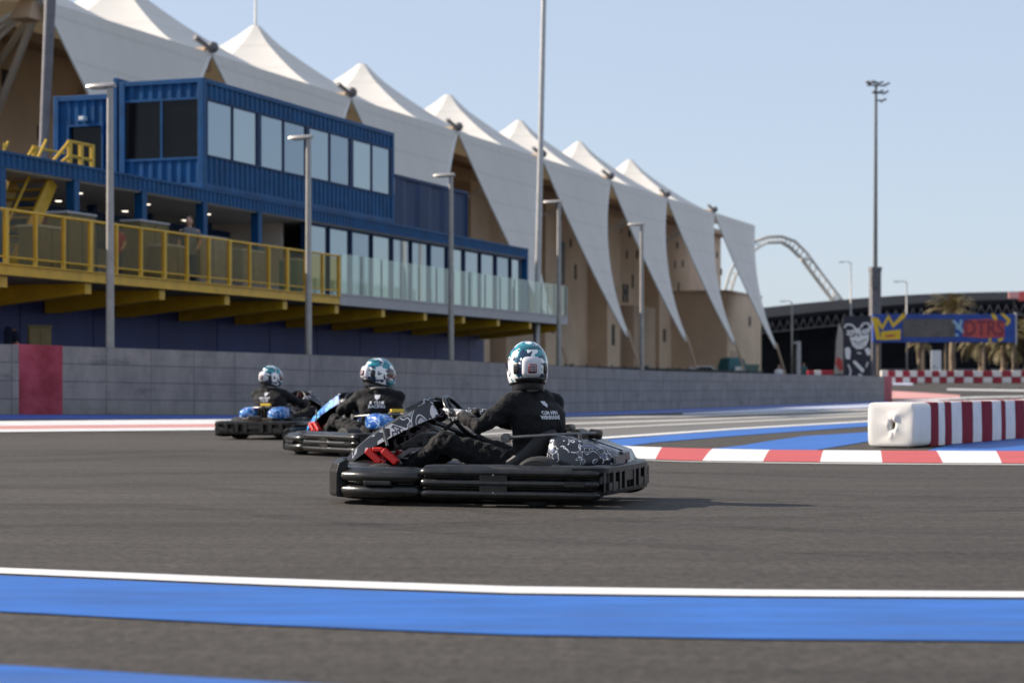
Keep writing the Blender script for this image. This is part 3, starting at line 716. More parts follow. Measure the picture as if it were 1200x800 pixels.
# yellow railing with mesh infill
rail = MB(); rail.tube([(S0, -DT, 4.10), (SR, -DT, 4.10)], .03, 8); rail.tube([(S0, -DT, 3.20), (SR, -DT, 3.20)], .02, 6)
ro = rail.build('railing', 'yellow', pav)
s = SR - .05; i = 0
while s > S0:
    p = MB(); w_ = .055 if i % 3 == 0 else .032
    p.bx((s - w_, -DT - .035, 3.075), (s + w_, -DT + .035, 4.10)); p.build('post', 'yellow', ro); s -= 1.0; i += 1
p = MB(); p.bx((S0, -DT - .004, 3.22), (SR, -DT + .004, 4.05)); p.build('mesh_infill', 'mesh_brown', ro)
# glass balustrade
ba = MB(); ba.bx((SR, -DT - .03, 3.10), (SD1, -DT + .03, 3.15)); bo = ba.build('glass_balustrade', 'grey_fascia', pav)
nb = 14
for i in range(nb + 1):
    s = SR + .06 + (SD1 - SR - .12) * i / nb
    p = MB(); p.bx((s - .018, -DT - .02, 3.15), (s + .018, -DT + .02, 4.16)); p.build('post', 'mast_metal', bo)
    if i < nb:
        e = SR + .06 + (SD1 - SR - .12) * (i + 1) / nb
        g = MB(); g.bx((s + .019, -DT - .006, 3.15), (e - .019, -DT + .006, 4.18)); g.build('pane', 'glass_rail', bo)
for i in range(4):
    e = -DT + .06 + (DT - .2) * i / 4; p = MB(); p.bx((SD1 - .03, e, 3.10), (SD1, e + .05, 4.16)); p.build('post', 'tube_grey', bo)
# stair from deck to roof and yellow roof rails
st = MB()
sA, sB, yS = sp(10, -.4), sp(60, -.4), .4
for y in (yS, yS + 1.0):
    st.prism([(sA, 3.35), (sA + .3, 3.05), (sB + .2, 5.25), (sB - .1, 5.45)], lambda x, z: (x, y - .03, z), lambda x, z: (x, y + .03, z))
    st.tube([(sA - .1, y, 3.0), (sA - .1, y, 4.2), (sB - .2, y, 6.25)], .035, 6)
for i in range(11):
    f = i / 10; x = sA + .25 + (sB - sA - .2) * f; st.bx((x - .14, yS + .04, 3.15 + 2.2 * f), (x + .14, yS + .96, 3.19 + 2.2 * f))
so = st.build('stair', 'yellow', pav)
lm = MB(); lm.bx((sA - 1.7, yS - .05, 5.0), (sA - .1, yS + 1.1, 5.12))
for x in (sA - 1.6, sA - .8, sA - .15): lm.tube([(x, yS, 3), (x, yS, 6.0)], .035, 6)
lm.build('landing', 'yellow', so)
rr = MB()
def roof_rail(x0, x1, t, slope):
    a, c = sp(x0, t), sp(x1, t); y = -t; m_ = a + (c - a) * slope
    for z in (6.46, 6.12):
        rr.tube([(a, y, 5.75 + (z - 6.46) * .4), (m_, y, z)], .04, 6)
        if slope < .99: rr.tube([(m_, y, z), (c, y, z)], .04, 6)
    rr.bx((m_ - .06, y - .04, 5.75), (m_ + .06, y + .04, 6.49))
    if slope < .99:
        for f in (.5, 1.0): rr.bx((m_ + (c - m_) * f - .06, y - .04, 5.75), (m_ + (c - m_) * f + .05, y + .04, 6.49))
roof_rail(56, 108, -1.0, .48); roof_rail(20, 40, -2.4, 1.0); rr.tube([(sp(40, -2.4), 2.4, 6.44), (sp(75, -2.4), 2.4, 6.44)], .035, 6)
rr.build('roof_railing', 'yellow', pav)
for i in range(12):
    b = MB(); b.ell((-13 + 1.6 * i, 1.5 + (i % 2) * 1.6, 5.37), (.09, .09, .02), 10, 6); b.build('downlight', 'downlight', pav, smooth=True)
lo = MB(); lo.bx((-2.9, 3.0, 3.9), (-1.5, 3.06, 5.2)); lb = lo.build('hanging_banner', 'red_banner', pav)
me = text_mesh('OS', .62); o = D.objects.new('banner_lettering', me); COL.objects.link(o); o.parent = lb; o.location = (-2.3, 2.985, 4.35); o.rotation_euler = (R(90), 0, 0); me.materials.append(M['badge_pale'])
# things standing on the terrace behind the rail
def cabinet(x, w_, h_, t, m, label):
    s = sp(x, t); r = thing('terrace_cabinet', label, 'cabinet', bw(s, t, DZ), BZ, 'cabinets standing on the terrace')
    b = MB(); b.bx((-w_/2, -.25, .08), (w_/2, .25, h_)); b.build('carcass', m, r, bevel=.015)
    b = MB(); b.bx((-w_/2 - .02, -.27, h_ + .003), (w_/2 + .02, .27, h_ + .05)); b.build('top', 'grey_fascia', r)
    for q in (-1, 1):
        b = MB(); b.bx((q * .02, -.27, .12), (q * (w_/2 - .03), -.252, h_ - .04)); b.build('door', m, r)
for x, w_, h_, t, m, lab in [(48, .95, 1.05, 1.2, 'cabinet', 'low olive brown cabinet behind the rail at the foot of the yellow stair'),
                              (84, 1.15, 1.45, 1.0, 'cabinet', 'tall olive brown cabinet behind the rail just left of the nearest lamp post'),
                              (170, 1.3, 1.5, 1.0, 'cabinet', 'tall brown cabinet behind the rail right of the nearest lamp post'),
                              (196, .9, .95, 1.5, 'cabinet', 'short brown cabinet under the red hanging banner'),
                              (238, 1.4, 1.3, 1.3, 'cabinet_grey', 'wide grey cabinet behind the rail below the container corner'),
                              (286, 1.2, 1.1, 1.3, 'cabinet_grey', 'grey cabinet with papers behind the yellow rail'),
                              (345, .8, 1.0, 1.6, 'green_grey', 'green grey cabinet behind the rail beside the second lamp post')]:
    cabinet(x, w_, h_, t, m, lab)

# ---- street lamps in a row along the deck
def street_lamp(X, Y, h, label):
    r = thing('street_lamp', label, 'lamp', (X, Y, gz(X, Y)), R(160), 'street lamps along the deck')
    b = MB(); b.tube([(0, 0, 0), (0, 0, .9), (0, 0, h * .5), (0, 0, h)], [.085, .085, .075, .062], 14); b.build('pole', 'lamp_metal', r, smooth=40)
    b = MB(); b.tube([(0, 0, 0), (0, 0, .05)], .2, 12); b.tube([(0, 0, .35), (0, 0, 1.0)], .112, 14); b.build('base_sleeve', 'lamp_metal', r, smooth=40)
    b = MB(); b.tube([(.08, 0, h + .02), (-.02, 0, h + .05), (.2, 0, h + .06)], .045, 8)
    b.loft([[(x, y * w_, h + .02 + z) for y, z in ((-1, 0), (-.8, .05), (0, .08), (.8, .05), (1, 0), (0, -.015))] for x, w_ in ((-.1, .07), (.05, .12), (.35, .13), (.5, .07))])
    hd = b.build('lamp_head', 'lamp_metal', r, smooth=40)
    b = MB(); b.bx((.08, -.09, h - .012), (.42, .09, h + .006)); b.build('lens', 'lens', hd)
    return r
lamps = []
for i, (px, py) in enumerate([(129, 103), (361.5, 163), (528.5, 207), (655, 238), (752, 264)]):
    u = 5.8 / (HY - py); p = at(px, py, u)
    lab = ['tall grey street lamp nearest the camera, in front of the yellow railing', 'grey street lamp in front of the last yellow rail panel and container',
           'dark grey street lamp standing before the glass balustrade', 'grey street lamp at the far end of the deck beside the tall mast',
           'farthest grey street lamp of the row, before the tan facade'][i]
    if i == 0: LH = p.z - gz(p.x, p.y); L0 = street_lamp(p.x, p.y, LH, lab)
    else: dup(L0, (p.x, p.y, p.z - LH), R(160), lab)
# meters and boxes behind the wall
def box_thing(name, px, py0, py1, pw, u, m, label, cat):
    p = at(px, py1, u); g = gz(p.x, p.y)
    r = thing(name, label, cat, (p.x, p.y, g), R(20))
    h = CH + (HY - py0) * u - g; w_ = pw * u
    b = MB(); b.bx((-w_/2, -.15, 0), (w_/2, .15, h)); b.build('body', m, r, bevel=.02)
    b = MB(); b.bx((-w_/2 + .03, -.165, .1), (-.01, -.152, h - .05)); b.bx((.01, -.165, .1), (w_/2 - .03, -.152, h - .05)); b.build('door', m, r)
    b = MB(); b.bx((-w_/2 - .02, -.17, h + .002), (w_/2 + .02, .17, h + .03)); b.build('lid', m, r)
    return r
box_thing('utility_box', 46, 383, 405, 26, .0172, 'cabinet', 'brown two door utility box behind the wall near the left edge', 'box')

# ---- tall masts
def mast(name, label, base, top, r0, r1, m, group=None):
    r = thing(name, label, 'mast', base, 0, group); v = Vector(top) - Vector(base)
    b = MB(); b.tube([v * f for f in (0, .25, .5, .75, 1)], [r0 + (r1 - r0) * f for f in (0, .25, .5, .75, 1)], 14); b.build('pole', m, r, smooth=40)
    b = MB(); b.tube([(0, 0, 0), (0, 0, .06)], r0 * 2.4, 14); b.build('base_plate', 'lamp_metal', r)
    return r
u = usurv(627, 2.2); p0 = at(627, 435, u); p0.z = gz(p0.x, p0.y); p1 = at(638.5, -60, u)
mast('tall_mast', 'tall thin pale mast rising at the far end of the deck into the sky', p0, p1, .115, .085, 'mast_metal')
u = usurv(50, -3.4); p0 = at(49.3, 185, u); p1 = at(61, -50, u); p0.z = 5.755
mast('roof_mast', 'thick grey mast standing on the pavilion roof beside the yellow stair rail', p0, p1, .11, .15, 'pillar')

# ------------------------------------------------------------------ grandstand with its tent roof
gst = thing('grandstand', 'huge tan rendered grandstand building behind the row of white tent canopies', 'building', bw(0, -43, 0), BZ)
b = MB(); b.bx((-6, 0, 0), (222, 34, 20.6)); b.build('facade', 'tan', gst)
PIT = 20.25
cs = [46 - 18.3, 46.0] + [64.3 + PIT * k for k in range(8)]
for k, s in enumerate(cs[1:9]):
    b = MB(); b.bx((s - 1.4, -2.2, 0), (s + 3.4, -.003, 19.0)); b.build('pier', 'tan', gst)
    if k % 2 == 0:
        b = MB(); b.bx((s + 4.5, -3.4, 0), (s + 13, -.004, 9.6)); b.build('stair_block', 'tan_dark', gst)
    else:
        b = MB(); b.bx((s + 5.5, -1.2, 0), (s + 12, -.004, 7.5)); b.build('stair_block', 'tan', gst)
rnd = random.Random(3)
nwin = 0
for s in cs[1:10]:
    for dx, z, w_, h_ in [(6.2, 15.0, .8, 1.0), (8.5, 11.6, .9, 1.9), (12.5, 15.3, .6, .9), (14.5, 12.0, .6, 1.6), (16.3, 15.6, .7, .9), (9.2, 18.0, 1.0, 1.0), (13.5, 17.8, .8, .8)]:
        b = MB(); x = s + dx + rnd.uniform(-.6, .6); b.bx((x, -.05, z), (x + w_, -.004, z + h_)); b.build('window', 'dark_opening', gst)
    b = MB(); b.bx((s + 1.2 - 1.0, -2.24, 5.8 + rnd.uniform(-1, 1)), (s + 1.2, -2.204, 7.4)); b.build('window', 'dark_opening', gst)
    b = MB(); b.bx((s + 7.5, -3.44 if (cs.index(s) % 2) else -1.24, 0), (s + 10.2, -.9, 3.0)); b.build('doorway', 'dark_opening', gst)
b = MB(); b.bx((-6, -1.5, 20.62), (222, 34, 21.2)); b.build('roof_slab', 'tan_dark', gst)
sM = sp(732, -45); 
b = MB(); zM = zp(732, 351, -45)
for dx in (-.8, .5): b.bx((sp(732, -39.5) + dx, -3.62, zM - 1.1), (sp(732, -39.5) + dx + .55, -3.5, zM + .9))
b.bx((sp(732, -39.5) - .25, -3.62, zM - .3), (sp(732, -39.5) + .5, -3.5, zM + .35)); b.build('block_letter', 'dark_opening', gst)
po = MB(); ps = sp(640, -42.8); pe = sp(662, -42.8)
po.bx((ps, -.2, zp(650, 332, -42.8)), (pe, -.06, zp(650, 281, -42.8))); pn = po.build('mural_panel', 'banner_grey', gst)
b = MB(); z1_ = zp(650, 281, -42.8); b.prism([(ps + .1, z1_ - 3.4), (ps + .1, z1_ - .1), (pe - .1, z1_ - .1), (pe - 1.0, z1_ - 1.1), (ps + 2.4, z1_ - 2.0)], lambda x, z: (x, -.26, z), lambda x, z: (x, -.205, z))
b.build('mural_shape', 'teal', pn)
# end block of the stand
eb = thing('end_building', 'plain tan flat roofed block at the right end of the grandstand', 'building', bw(sp(852, -35), -35, 0), BZ)
EL = sp(892, -35) - sp(852, -35)
b = MB(); b.bx((0, 0, 0), (EL, 14, 11.9)); b.build('wall', 'tan', eb)
b = MB(); b.bx((-.1, -.1, 11.9), (EL + .1, 14.1, 12.25)); b.build('parapet', 'tan_dark', eb)
for x, z, w_, h_ in ((EL * .62, 8.2, .9, 1.2), (EL * .1, 0, 4.2, 5.0)):
    b = MB(); b.bx((x, -.06, z), (x + w_, -.004, z + h_)); b.build('window', 'tan_dark' if w_ > 2 else 'dark_opening', eb)

def make_tent(pitch, label):
    r = thing('tent_canopy', label, 'canopy', (0, 0, 0), BZ, 'white tent canopies over the grandstand')
    P = Vector((pitch * .65, 14.2, 28.55)); Cl = Vector((0, 0, 20.9)); Cr = Vector((pitch, 0, 20.9))
    Vl = Vector((0, 14.2, 22.4)); Vr = Vector((pitch, 14.2, 22.4)); Bl = Vector((0, 30, 21.2)); Br = Vector((pitch, 30, 21.2))
    base = []
    def seg(a, c, n, sag=0.0):
        for i in range(n):
            f = i / n; p = a.lerp(c, f); p.z -= sag * 4 * f * (1 - f); base.append(p)
    seg(Cl, Cr, 14); seg(Cr, Vr, 8, .25); seg(Vr, Br, 6, .2); seg(Br, Bl, 10); seg(Bl, Vl, 6, .2); seg(Vl, Cl, 8, .25)
    nb_ = len(base); rows = 18; vs = []
    cap = .35
    for j in range(rows + 1):
        w_ = j / rows
        for p in base:
            d = Vector((p.x - P.x, p.y - P.y, 0)); q = P + d * (cap / d.length * (1 - w_) + w_)
            z = p.z + (P.z - p.z) * (1 - w_) ** 1.55 + .35 * max(0, 1 - w_ / .10) ** 1.3
            vs.append((q.x, q.y, z))
    b = MB(); b.add(vs, [(j*nb_+i, j*nb_+(i+1)%nb_, (j+1)*nb_+(i+1)%nb_, (j+1)*nb_+i) for j in range(rows) for i in range(nb_)])
    o = b.build('roof_membrane', 'membrane', r, smooth=7, fix=False)
    # tail: the cloth drawn down from the eave to its anchor
    A0 = Vector((pitch * .5 - 2.4, -5.6, 5.2)); rows = 26; cols = 12; vs = []
    for j in range(rows + 1):
        w_ = j / rows; bow = 4 * w_ * (1 - w_)
        l_ = Cl.lerp(A0 + Vector((-.35, 0, 0)), w_) + Vector((bow * .75, bow * .3, -bow * .4)); r_ = Cr.lerp(A0 + Vector((.35, 0, 0)), w_) + Vector((-bow * 2.5, bow * .3, -bow * .4))
        for i in range(cols + 1):
            f = i / cols; p = l_.lerp(r_, f); p.y += .5 * 4 * f * (1 - f) * (1 - w_) * w_ * 4 * .5; vs.append(p)
    b = MB(); b.add(vs, [(j*(cols+1)+i, j*(cols+1)+i+1, (j+1)*(cols+1)+i+1, (j+1)*(cols+1)+i) for j in range(rows) for i in range(cols)])
    b.build('tail_membrane', 'membrane', r, smooth=True, fix=False)
    b = MB(); b.tube([vs[j*(cols+1)] for j in range(rows + 1)], .10, 6); b.tube([vs[j*(cols+1) + cols] for j in range(rows + 1)], .10, 6); b.build('edge_cable', 'white_steel', r, smooth=True)
    b = MB(); b.tube([A0 + Vector((0, 0, .6)), A0 + Vector((0, -.3, -.4)), (A0.x + .6, A0.y - 1.6, 0)], [.13, .12, .12], 8); b.build('anchor_strut', 'tan_dark', r)
    b = MB(); b.tube([P - Vector((0, 0, 20)), P + Vector((0, 0, .1))], .3, 10); b.build('mast', 'white_steel', r)
    b = MB(); b.ell(Cl + Vector((0, -.1, .35)), (.36, .36, .36), 12, 8); b.tube([Cl + Vector((-1.5, .3, .75)), Cl + Vector((-.2, -.1, .2))], [.18, .12], 6)
    cn = b.build('corner_node', 'pillar', r, smooth=40)
    b = MB()
    for dx in (-2.2, 0, 2.2): b.tube([Cl + Vector((0, 0, .2)), (dx, 8.2, 16.5)], .13, 8)
    b.build('strut', 'white_steel', cn)
    b = MB(); b.loft([[Cl + Vector((x, y, -1.0)) for x, y in ((-.7, .4), (.7, .4), (.7, 1.6), (-.7, 1.6))], [Cl + Vector((x * .5, y * .6, .35)) for x, y in ((-.7, .4), (.7, .4), (.7, 1.6), (-.7, 1.6))]])
    b.build('corner_shoe', 'tan', cn)
    return r
tl = ['leftmost white tent canopy, its braced corner beside the roof mast', 'second white tent canopy from the left, its peak cropped by the picture top',
      'third white tent canopy from the left, a thin aerial on its peak', 'fourth white tent canopy from the left, its peak above the far end of the container',
      'fifth white tent canopy from the left, peak just left of the tall mast', 'sixth white tent canopy from the left, peak just right of the second highest street lamp row end',
      '', 'seventh white tent canopy from the left, peak just right of the tall mast', 'rightmost of the peaked white tent canopies, beside the distant arch']
tl[5] = 'sixth white tent canopy from the left, its peak just left of the tall mast'
tl[4] = 'fifth white tent canopy from the left, peak midway between container and tall mast'
tA = make_tent(PIT, tl[1]); tA.location = bw(64.3, -34.6, 0)
for k in range(1, 7):
    dup(tA, bw(64.3 + PIT * k, -34.6, 0), BZ, tl[k + 1])
tB = make_tent(18.3, tl[0]); tB.location = bw(46.0, -34.6, 0)
tC = make_tent(18.3, 'partly seen white tent canopy beyond the left picture edge'); tC.location = bw(46 - 18.3, -34.6, 0)
for o in [o for o in D.objects if o.parent == tC and o.name.split('.')[0] in ('tail_membrane', 'anchor_strut', 'edge_cable')]: D.objects.remove(o)
b = MB()
for z, w_ in ((20.6, .16), (18.5, .2), (15.6, .22)): b.tube([(.1, .2, 20.9), (6.4, 7.4, z)], w_, 10)
b.build('brace', 'white_steel', tB)
t1 = [o for o in D.objects if o.get('category') == 'canopy' and 'aerial' in o['label']][0]
b = MB(); b.tube([(PIT * .65, 14.2, 28.5), (PIT * .65, 14.2, 37)], [.12, .05], 8); b.build('aerial', 'white_steel', t1)
tL = [o for o in D.objects if o.get('category') == 'canopy']
# dark screen fence in front of the stand
f0, f1 = sp(600, -20), sp(893, -20)
fe = thing('screen_fence', 'low dark screen fence in front of the grandstand behind the block wall', 'fence', bw(f0, -20, 0), BZ)
b = MB(); b.bx((0, -.05, .05), (f1 - f0, .05, 2.15)); b.build('screen', 'fence_dark', fe)
for i in range(24):
    x = (f1 - f0) * i / 23; b = MB(); b.bx((x - .05, -.12, 0), (x + .05, -.055, 2.3)); b.build('post', 'tube_dark', fe)
# ------------------------------------------------------------------ far right: hall, arch, floodlight, gantry, palms
UH = .140
hall = thing('dark_hall', 'long dark hall with a shallow curved black roof on the far right', 'building', (0, FP * UH, 0), 0)
roofpts = [(880, 374), (905, 371), (960, 365), (1020, 359.5), (1080, 355), (1140, 352), (1200, 350.5), (1300, 349.5), (1420, 352)]
b = MB()
def hx(x): return (x - HX) * UH
def hz(y): return CH + (HY - y) * UH
rings = []
for x, y in roofpts:
    X, Z = hx(x), hz(y); rings.append([(X, 0, Z - .75), (X, 0, Z), (X, 22, Z + 2.2), (X, 48, Z), (X, 48, Z - .75), (X, 22, Z + 1.2)])
b.loft(rings); b.build('roof', 'hall_roof', hall)
b = MB()
for i in range(len(roofpts) - 1):
    (xa, ya), (xb, yb) = roofpts[i], roofpts[i + 1]
    b.add([(hx(xa), 8, 0), (hx(xb), 8, 0), (hx(xb), 8, hz(yb) - .5), (hx(xa), 8, hz(ya) - .5)], [(0, 1, 2, 3)])
b.bx((hx(880), 8.05, 0), (hx(1420), 46, 10)); b.build('wall', 'hall_dark', hall, fix=False)
b = MB()
for i in range(len(roofpts) - 1):
    (xa, ya), (xb, yb) = roofpts[i], roofpts[i + 1]
    n = 6
    for k in range(n):
        f, g = k / n, (k + 1) / n; xx, x2 = hx(xa + (xb - xa) * f), hx(xa + (xb - xa) * g); za, z2 = hz(ya + (yb - ya) * f) - .8, hz(ya + (yb - ya) * g) - .8
        b.tube([(xx, .3, za), ((xx + x2) / 2, .3, za - 1.7), (x2, .3, z2)], .09, 5); b.tube([(xx, .3, za - 1.7), (x2, .3, z2 - 1.7)], .09, 5)
b.build('roof_truss', 'pillar', hall)
for k in range(12):
    X = hx(890 + k * 45); b = MB(); b.tube([(X, 1.2, 0), (X, 1.2, 9.5)], .28, 8); b.build('column', 'hall_roof', hall)
b = MB(); b.bx((hx(1030), 7.8, 0), (hx(1420), 7.95, 3.6)); b.build('shop_front', 'pillar', hall)
red = thing('red_sign', 'red and pink box sign above the dark hall roof at the right edge', 'sign', at(1196, 352, .139), 0)
b = MB(); b.bx((-.2, 0, 0), (3.5, .5, 1.5)); b.build('panel', 'graf_red', red)
b = MB(); b.bx((-1.9, .05, .35), (-.203, .45, 1.45)); b.build('side_panel', 'pink_paint', red)
b = MB(); b.tube([(1.5, .3, 0), (1.5, .3, -4)], .15, 6); b.tube([(-1, .3, .35), (-1, .3, -4)], .12, 6); b.build('post', 'tube_dark', red)

UA = .20
M['lamp_matt'] = mat('arch_paint', (.42, .40, .36), .7)
arch = thing('arch_bridge', 'pale distant steel lattice arch rising behind the right end of the grandstand', 'arch', (0, FP * UA, 0), 0)
apts = [(838, 392), (846, 352), (856, 318), (868, 296), (884, 283), (900, 277.5), (916, 277), (932, 283), (946, 297), (962, 319), (978, 340), (997, 364), (1015, 388)]
def ap(x, y, dy=0, dz=0): return ((x - HX) * UA, dy, CH + (HY - y) * UA + dz)
b = MB(); b.tube([ap(x, y) for x, y in apts], [.30]*5 + [.36]*3 + [.30]*5, 8); b.build('upper_chord', 'lamp_matt', arch, smooth=True)
b = MB(); low = [(x + (5 if x < 900 else -6 if x > 930 else 0), y + 7) for x, y in apts]
b.tube([ap(x, y, 1.5) for x, y in low], .24, 6); b.tube([ap(x, y, -1.5) for x, y in low], .24, 6); b.build('lower_chord', 'lamp_matt', arch, smooth=True)
b = MB()
for i in range(len(apts) - 1):
    for k in range(3):
        f = k / 3; a = [apts[i][j] + (apts[i+1][j] - apts[i][j]) * f for j in (0, 1)]; c = [low[i][j] + (low[i+1][j] - low[i][j]) * (f + .16) for j in (0, 1)]
        for dy in (-1.5, 1.5): b.tube([ap(*a), ap(c[0], c[1], dy)], .10, 5)
b.build('lattice', 'lamp_matt', arch)
b = MB(); b.tube([ap(977, 345), ap(977, 362)], .4, 6); b.tube([ap(991, 361), ap(977, 345)], .3, 6); b.tube([ap(977, 362), ap(977, 445)], .5, 6); b.bx(ap(938, 302, -1), ap(949, 305.5, 1)); b.bx(ap(872, 281, -1), ap(884, 284.5, 1)); b.build('strut', 'white_steel', arch)

def far_lamp(px, py, u, label, arm=-1):
    p = at(px, py, u); g = gz(p.x, p.y); h = p.z - g
    r = thing('street_lamp', label, 'lamp', (p.x, p.y, g), 0, 'slender lamps in the far background')
    b = MB(); b.tube([(0, 0, 0), (0, 0, h)], [.13, .08], 8); b.build('pole', 'lamp_metal', r, smooth=True)
    b = MB(); b.tube([(0, 0, h), (arm * .5, 0, h + .18), (arm * 1.0, 0, h + .12)], [.06, .05, .05], 6); b.box((arm * 1.2, 0, h + .1), (.7, .25, .12)); b.build('lamp_head', 'lamp_metal', r)
far_lamp(997, 308, .11, 'slender lamp rising over the foot of the distant arch')
far_lamp(1062.5, 331, .10, 'slender lamp crossing the left part of the blue banner')
far_lamp(928, 354, .11, 'slender lamp just right of the rightmost tent tail')
pp = at(936, 400, .075); g = gz(pp.x, pp.y)
bol = thing('entry_post', 'short pale post with a hooked top behind the block wall', 'post', (pp.x, pp.y, g))
b = MB(); b.bx((-.17, -.15, 0), (.17, .15, pp.z - g)); b.build('post', 'mast_metal', bol, bevel=.03)
b = MB(); b.bx((-.45, -.14, pp.z - g - .25), (-.172, .14, pp.z - g - .01)); b.build('reader_head', 'lamp_metal', bol, bevel=.03)

UF, FK = .066, 1.435
fb = at(1025.5, HY, UF); fb.z = gz(fb.x, fb.y)
fl = thing('floodlight_mast', 'very tall floodlight mast with lamp heads on top, right of centre', 'mast', fb, R(10)); fl.scale = (FK,) * 3
ftop = (CH + (HY - 100) * UF - fb.z) / FK
b = MB(); b.tube([(0, 0, 0), (.02, 0, ftop * .5), (.05, 0, ftop)], [.14, .11, .07], 12); b.build('pole', 'tube_grey', fl, smooth=40)
b = MB(); zs = (CH + (HY - 313) * UF - fb.z) / FK; b.bx((-.26, -.24, 0), (.26, .24, zs)); b.bx((-.29, -.27, zs - .25), (.29, .27, zs + .003)); b.build('lower_sheath', 'pillar', fl, bevel=.02)
b = MB(); b.bx((-.30, -.38, zs * .82), (.02, -.242, zs * .93)); b.build('control_box', 'tube_grey', fl)
b = MB(); b.bx((-.45, -.05, ftop - .05), (.6, .05, ftop + .03)); b.bx((-.05, -.04, ftop - .45), (.55, .04, ftop - .38)); b.bx((-.02, -.04, ftop - .85), (.45, .04, ftop - .78)); hb = b.build('cross_arm', 'tube_grey', fl)
for x, z, t in [(-.4, .12, .3), (-.1, .15, .3), (.25, .12, -.3), (.62, .05, -.45), (.25, -.36, -.4), (.55, -.4, -.5), (.42, -.82, -.5), (-.05, -.4, .3)]:
    b = MB(); b.box((x, -.1, ftop + z), (.30, .28, .10), Matrix.Rotation(t, 3, 'Y')); b.build('floodlight', 'pillar', fl, bevel=.015)

# graffiti panel in front of the mast foot: white grinning face and arms on black
UG = .044
gp = at(1012, HY, UG); gg = gz(gp.x, gp.y)
def gx(x): return (x - 1012) * UG
def gzz(y): return CH + (HY - y) * UG - gg
gr = thing('graffiti_panel', 'tall black panel with a white spray painted grinning face beside the feather flag', 'panel', (gp.x, gp.y, gg))
b = MB(); b.bx((gx(988), 0, 0), (gx(1021), .12, gzz(370))); b.build('board', 'graf_black', gr, bevel=.01)
def flat(b, pts, y0=-.012, y1=-.003): b.prism([(gx(x), gzz(y)) for x, y in pts], lambda x, z: (x, y0, z), lambda x, z: (x, y1, z))
def blob(cx, cy, rx, ry, n=12, k=0.0): return [(cx + rx * math.cos(a) * (1 + k * math.sin(3 * a)), cy + ry * math.sin(a)) for a in [2 * math.pi * i / n for i in range(n)]]
def stroke(b, fn, pts, w_, closed=False, **kw):
    """painted line: one flat quad per segment, mitred by overlap-free joints"""
    P = [Vector((x, y)) for x, y in pts]; n = len(P); L_, R_ = [], []
    for i, p in enumerate(P):
        t = ((P[min(i + 1, n - 1)] - p).normalized() + (p - P[max(i - 1, 0)]).normalized()); t = t.normalized() if t.length > 1e-6 else Vector((1, 0)); o = Vector((-t.y, t.x)) * w_ / 2
        L_.append(p + o); R_.append(p - o)
    fn(b, [tuple(q) for q in L_] + [tuple(q) for q in R_[::-1]], **kw)
b = MB()
stroke(b, flat, [(989.5, 384), (992, 380), (998, 380.5), (1002, 384), (1001.5, 389.5), (997, 392.5), (992, 391)], 2.2)
stroke(b, flat, [(1008.5, 384), (1011.5, 379), (1017, 378.5), (1019.5, 383), (1018, 388.5), (1013, 390.5), (1009.5, 388)], 2.2)
stroke(b, flat, [(992.5, 387.5), (996, 389), (1000, 387)], 2.6); stroke(b, flat, [(1011, 386.5), (1014, 387.5), (1017.5, 385)], 2.4)
flat(b, [(1002.6, 385), (1007.6, 384), (1009.2, 391), (1011, 393), (1018.5, 391), (1018, 398), (1015, 405), (1010, 408.5), (1004, 409), (999, 405), (995.5, 395), (1001, 394), (1003.5, 392)])
flat(b, [(990, 408), (995, 406.5), (997, 411), (996, 421), (991, 420)]); flat(b, [(1013, 409), (1017, 407), (1020, 410), (1020, 416), (1016, 416)])
flat(b, [(999, 424), (1002, 422), (1013, 433), (1011, 437)]); stroke(b, flat, [(994, 427), (997, 434), (996, 440)], 1.6); stroke(b, flat, [(1004, 413), (1009, 414)], 1.4); stroke(b, flat, [(1017, 424), (1015, 430)], 1.5); stroke(b, flat, [(1006, 438), (1011, 441)], 1.8)
face = b.build('painted_skull', 'graf_white', gr)
b = MB(); kw = dict(y0=-.018, y1=-.013)
flat(b, [(1005.6, 390), (1007.6, 393.5), (1003.8, 394)], **kw); stroke(b, flat, [(999.5, 399.5), (1006, 401.5), (1015.5, 397.5)], 1.1, **kw)
for x in (1002, 1005, 1008, 1011): stroke(b, flat, [(x, 402.4), (x + .4, 405.8)], .6, **kw)
b.build('dark_feature', 'graf_black', face)
ff = at(985, HY, .045); fg = gz(ff.x, ff.y)
fe2 = thing('feather_flag', 'narrow white and red feather flag standing behind the wall end', 'flag', (ff.x, ff.y, fg))
def fx(x): return (x - 985) * .045
def fz(y): return CH + (HY - y) * .045 - fg
b = MB(); b.prism([(fx(x), fz(y)) for x, y in [(978, 438), (980, 400), (983, 379), (986, 384), (990, 402), (992, 420), (992, 438)]], lambda x, z: (x, 0 + .03 * math.sin(z * 3), z), lambda x, z: (x, .015 + .03 * math.sin(z * 3), z)); b.build('cloth', 'pale_paint', fe2)
b = MB(); b.prism([(fx(x), fz(y)) for x, y in [(979, 426), (981, 418), (986, 421), (990, 433), (984, 434)]], lambda x, z: (x, -.05, z), lambda x, z: (x, -.035, z)); b.build('printed_patch', 'graf_red', fe2)
b = MB(); b.tube([(fx(977.5), .01, 0), (fx(979.5), .01, fz(400)), (fx(983), .01, fz(378))], .025, 6); b.build('pole', 'tube_dark', fe2)

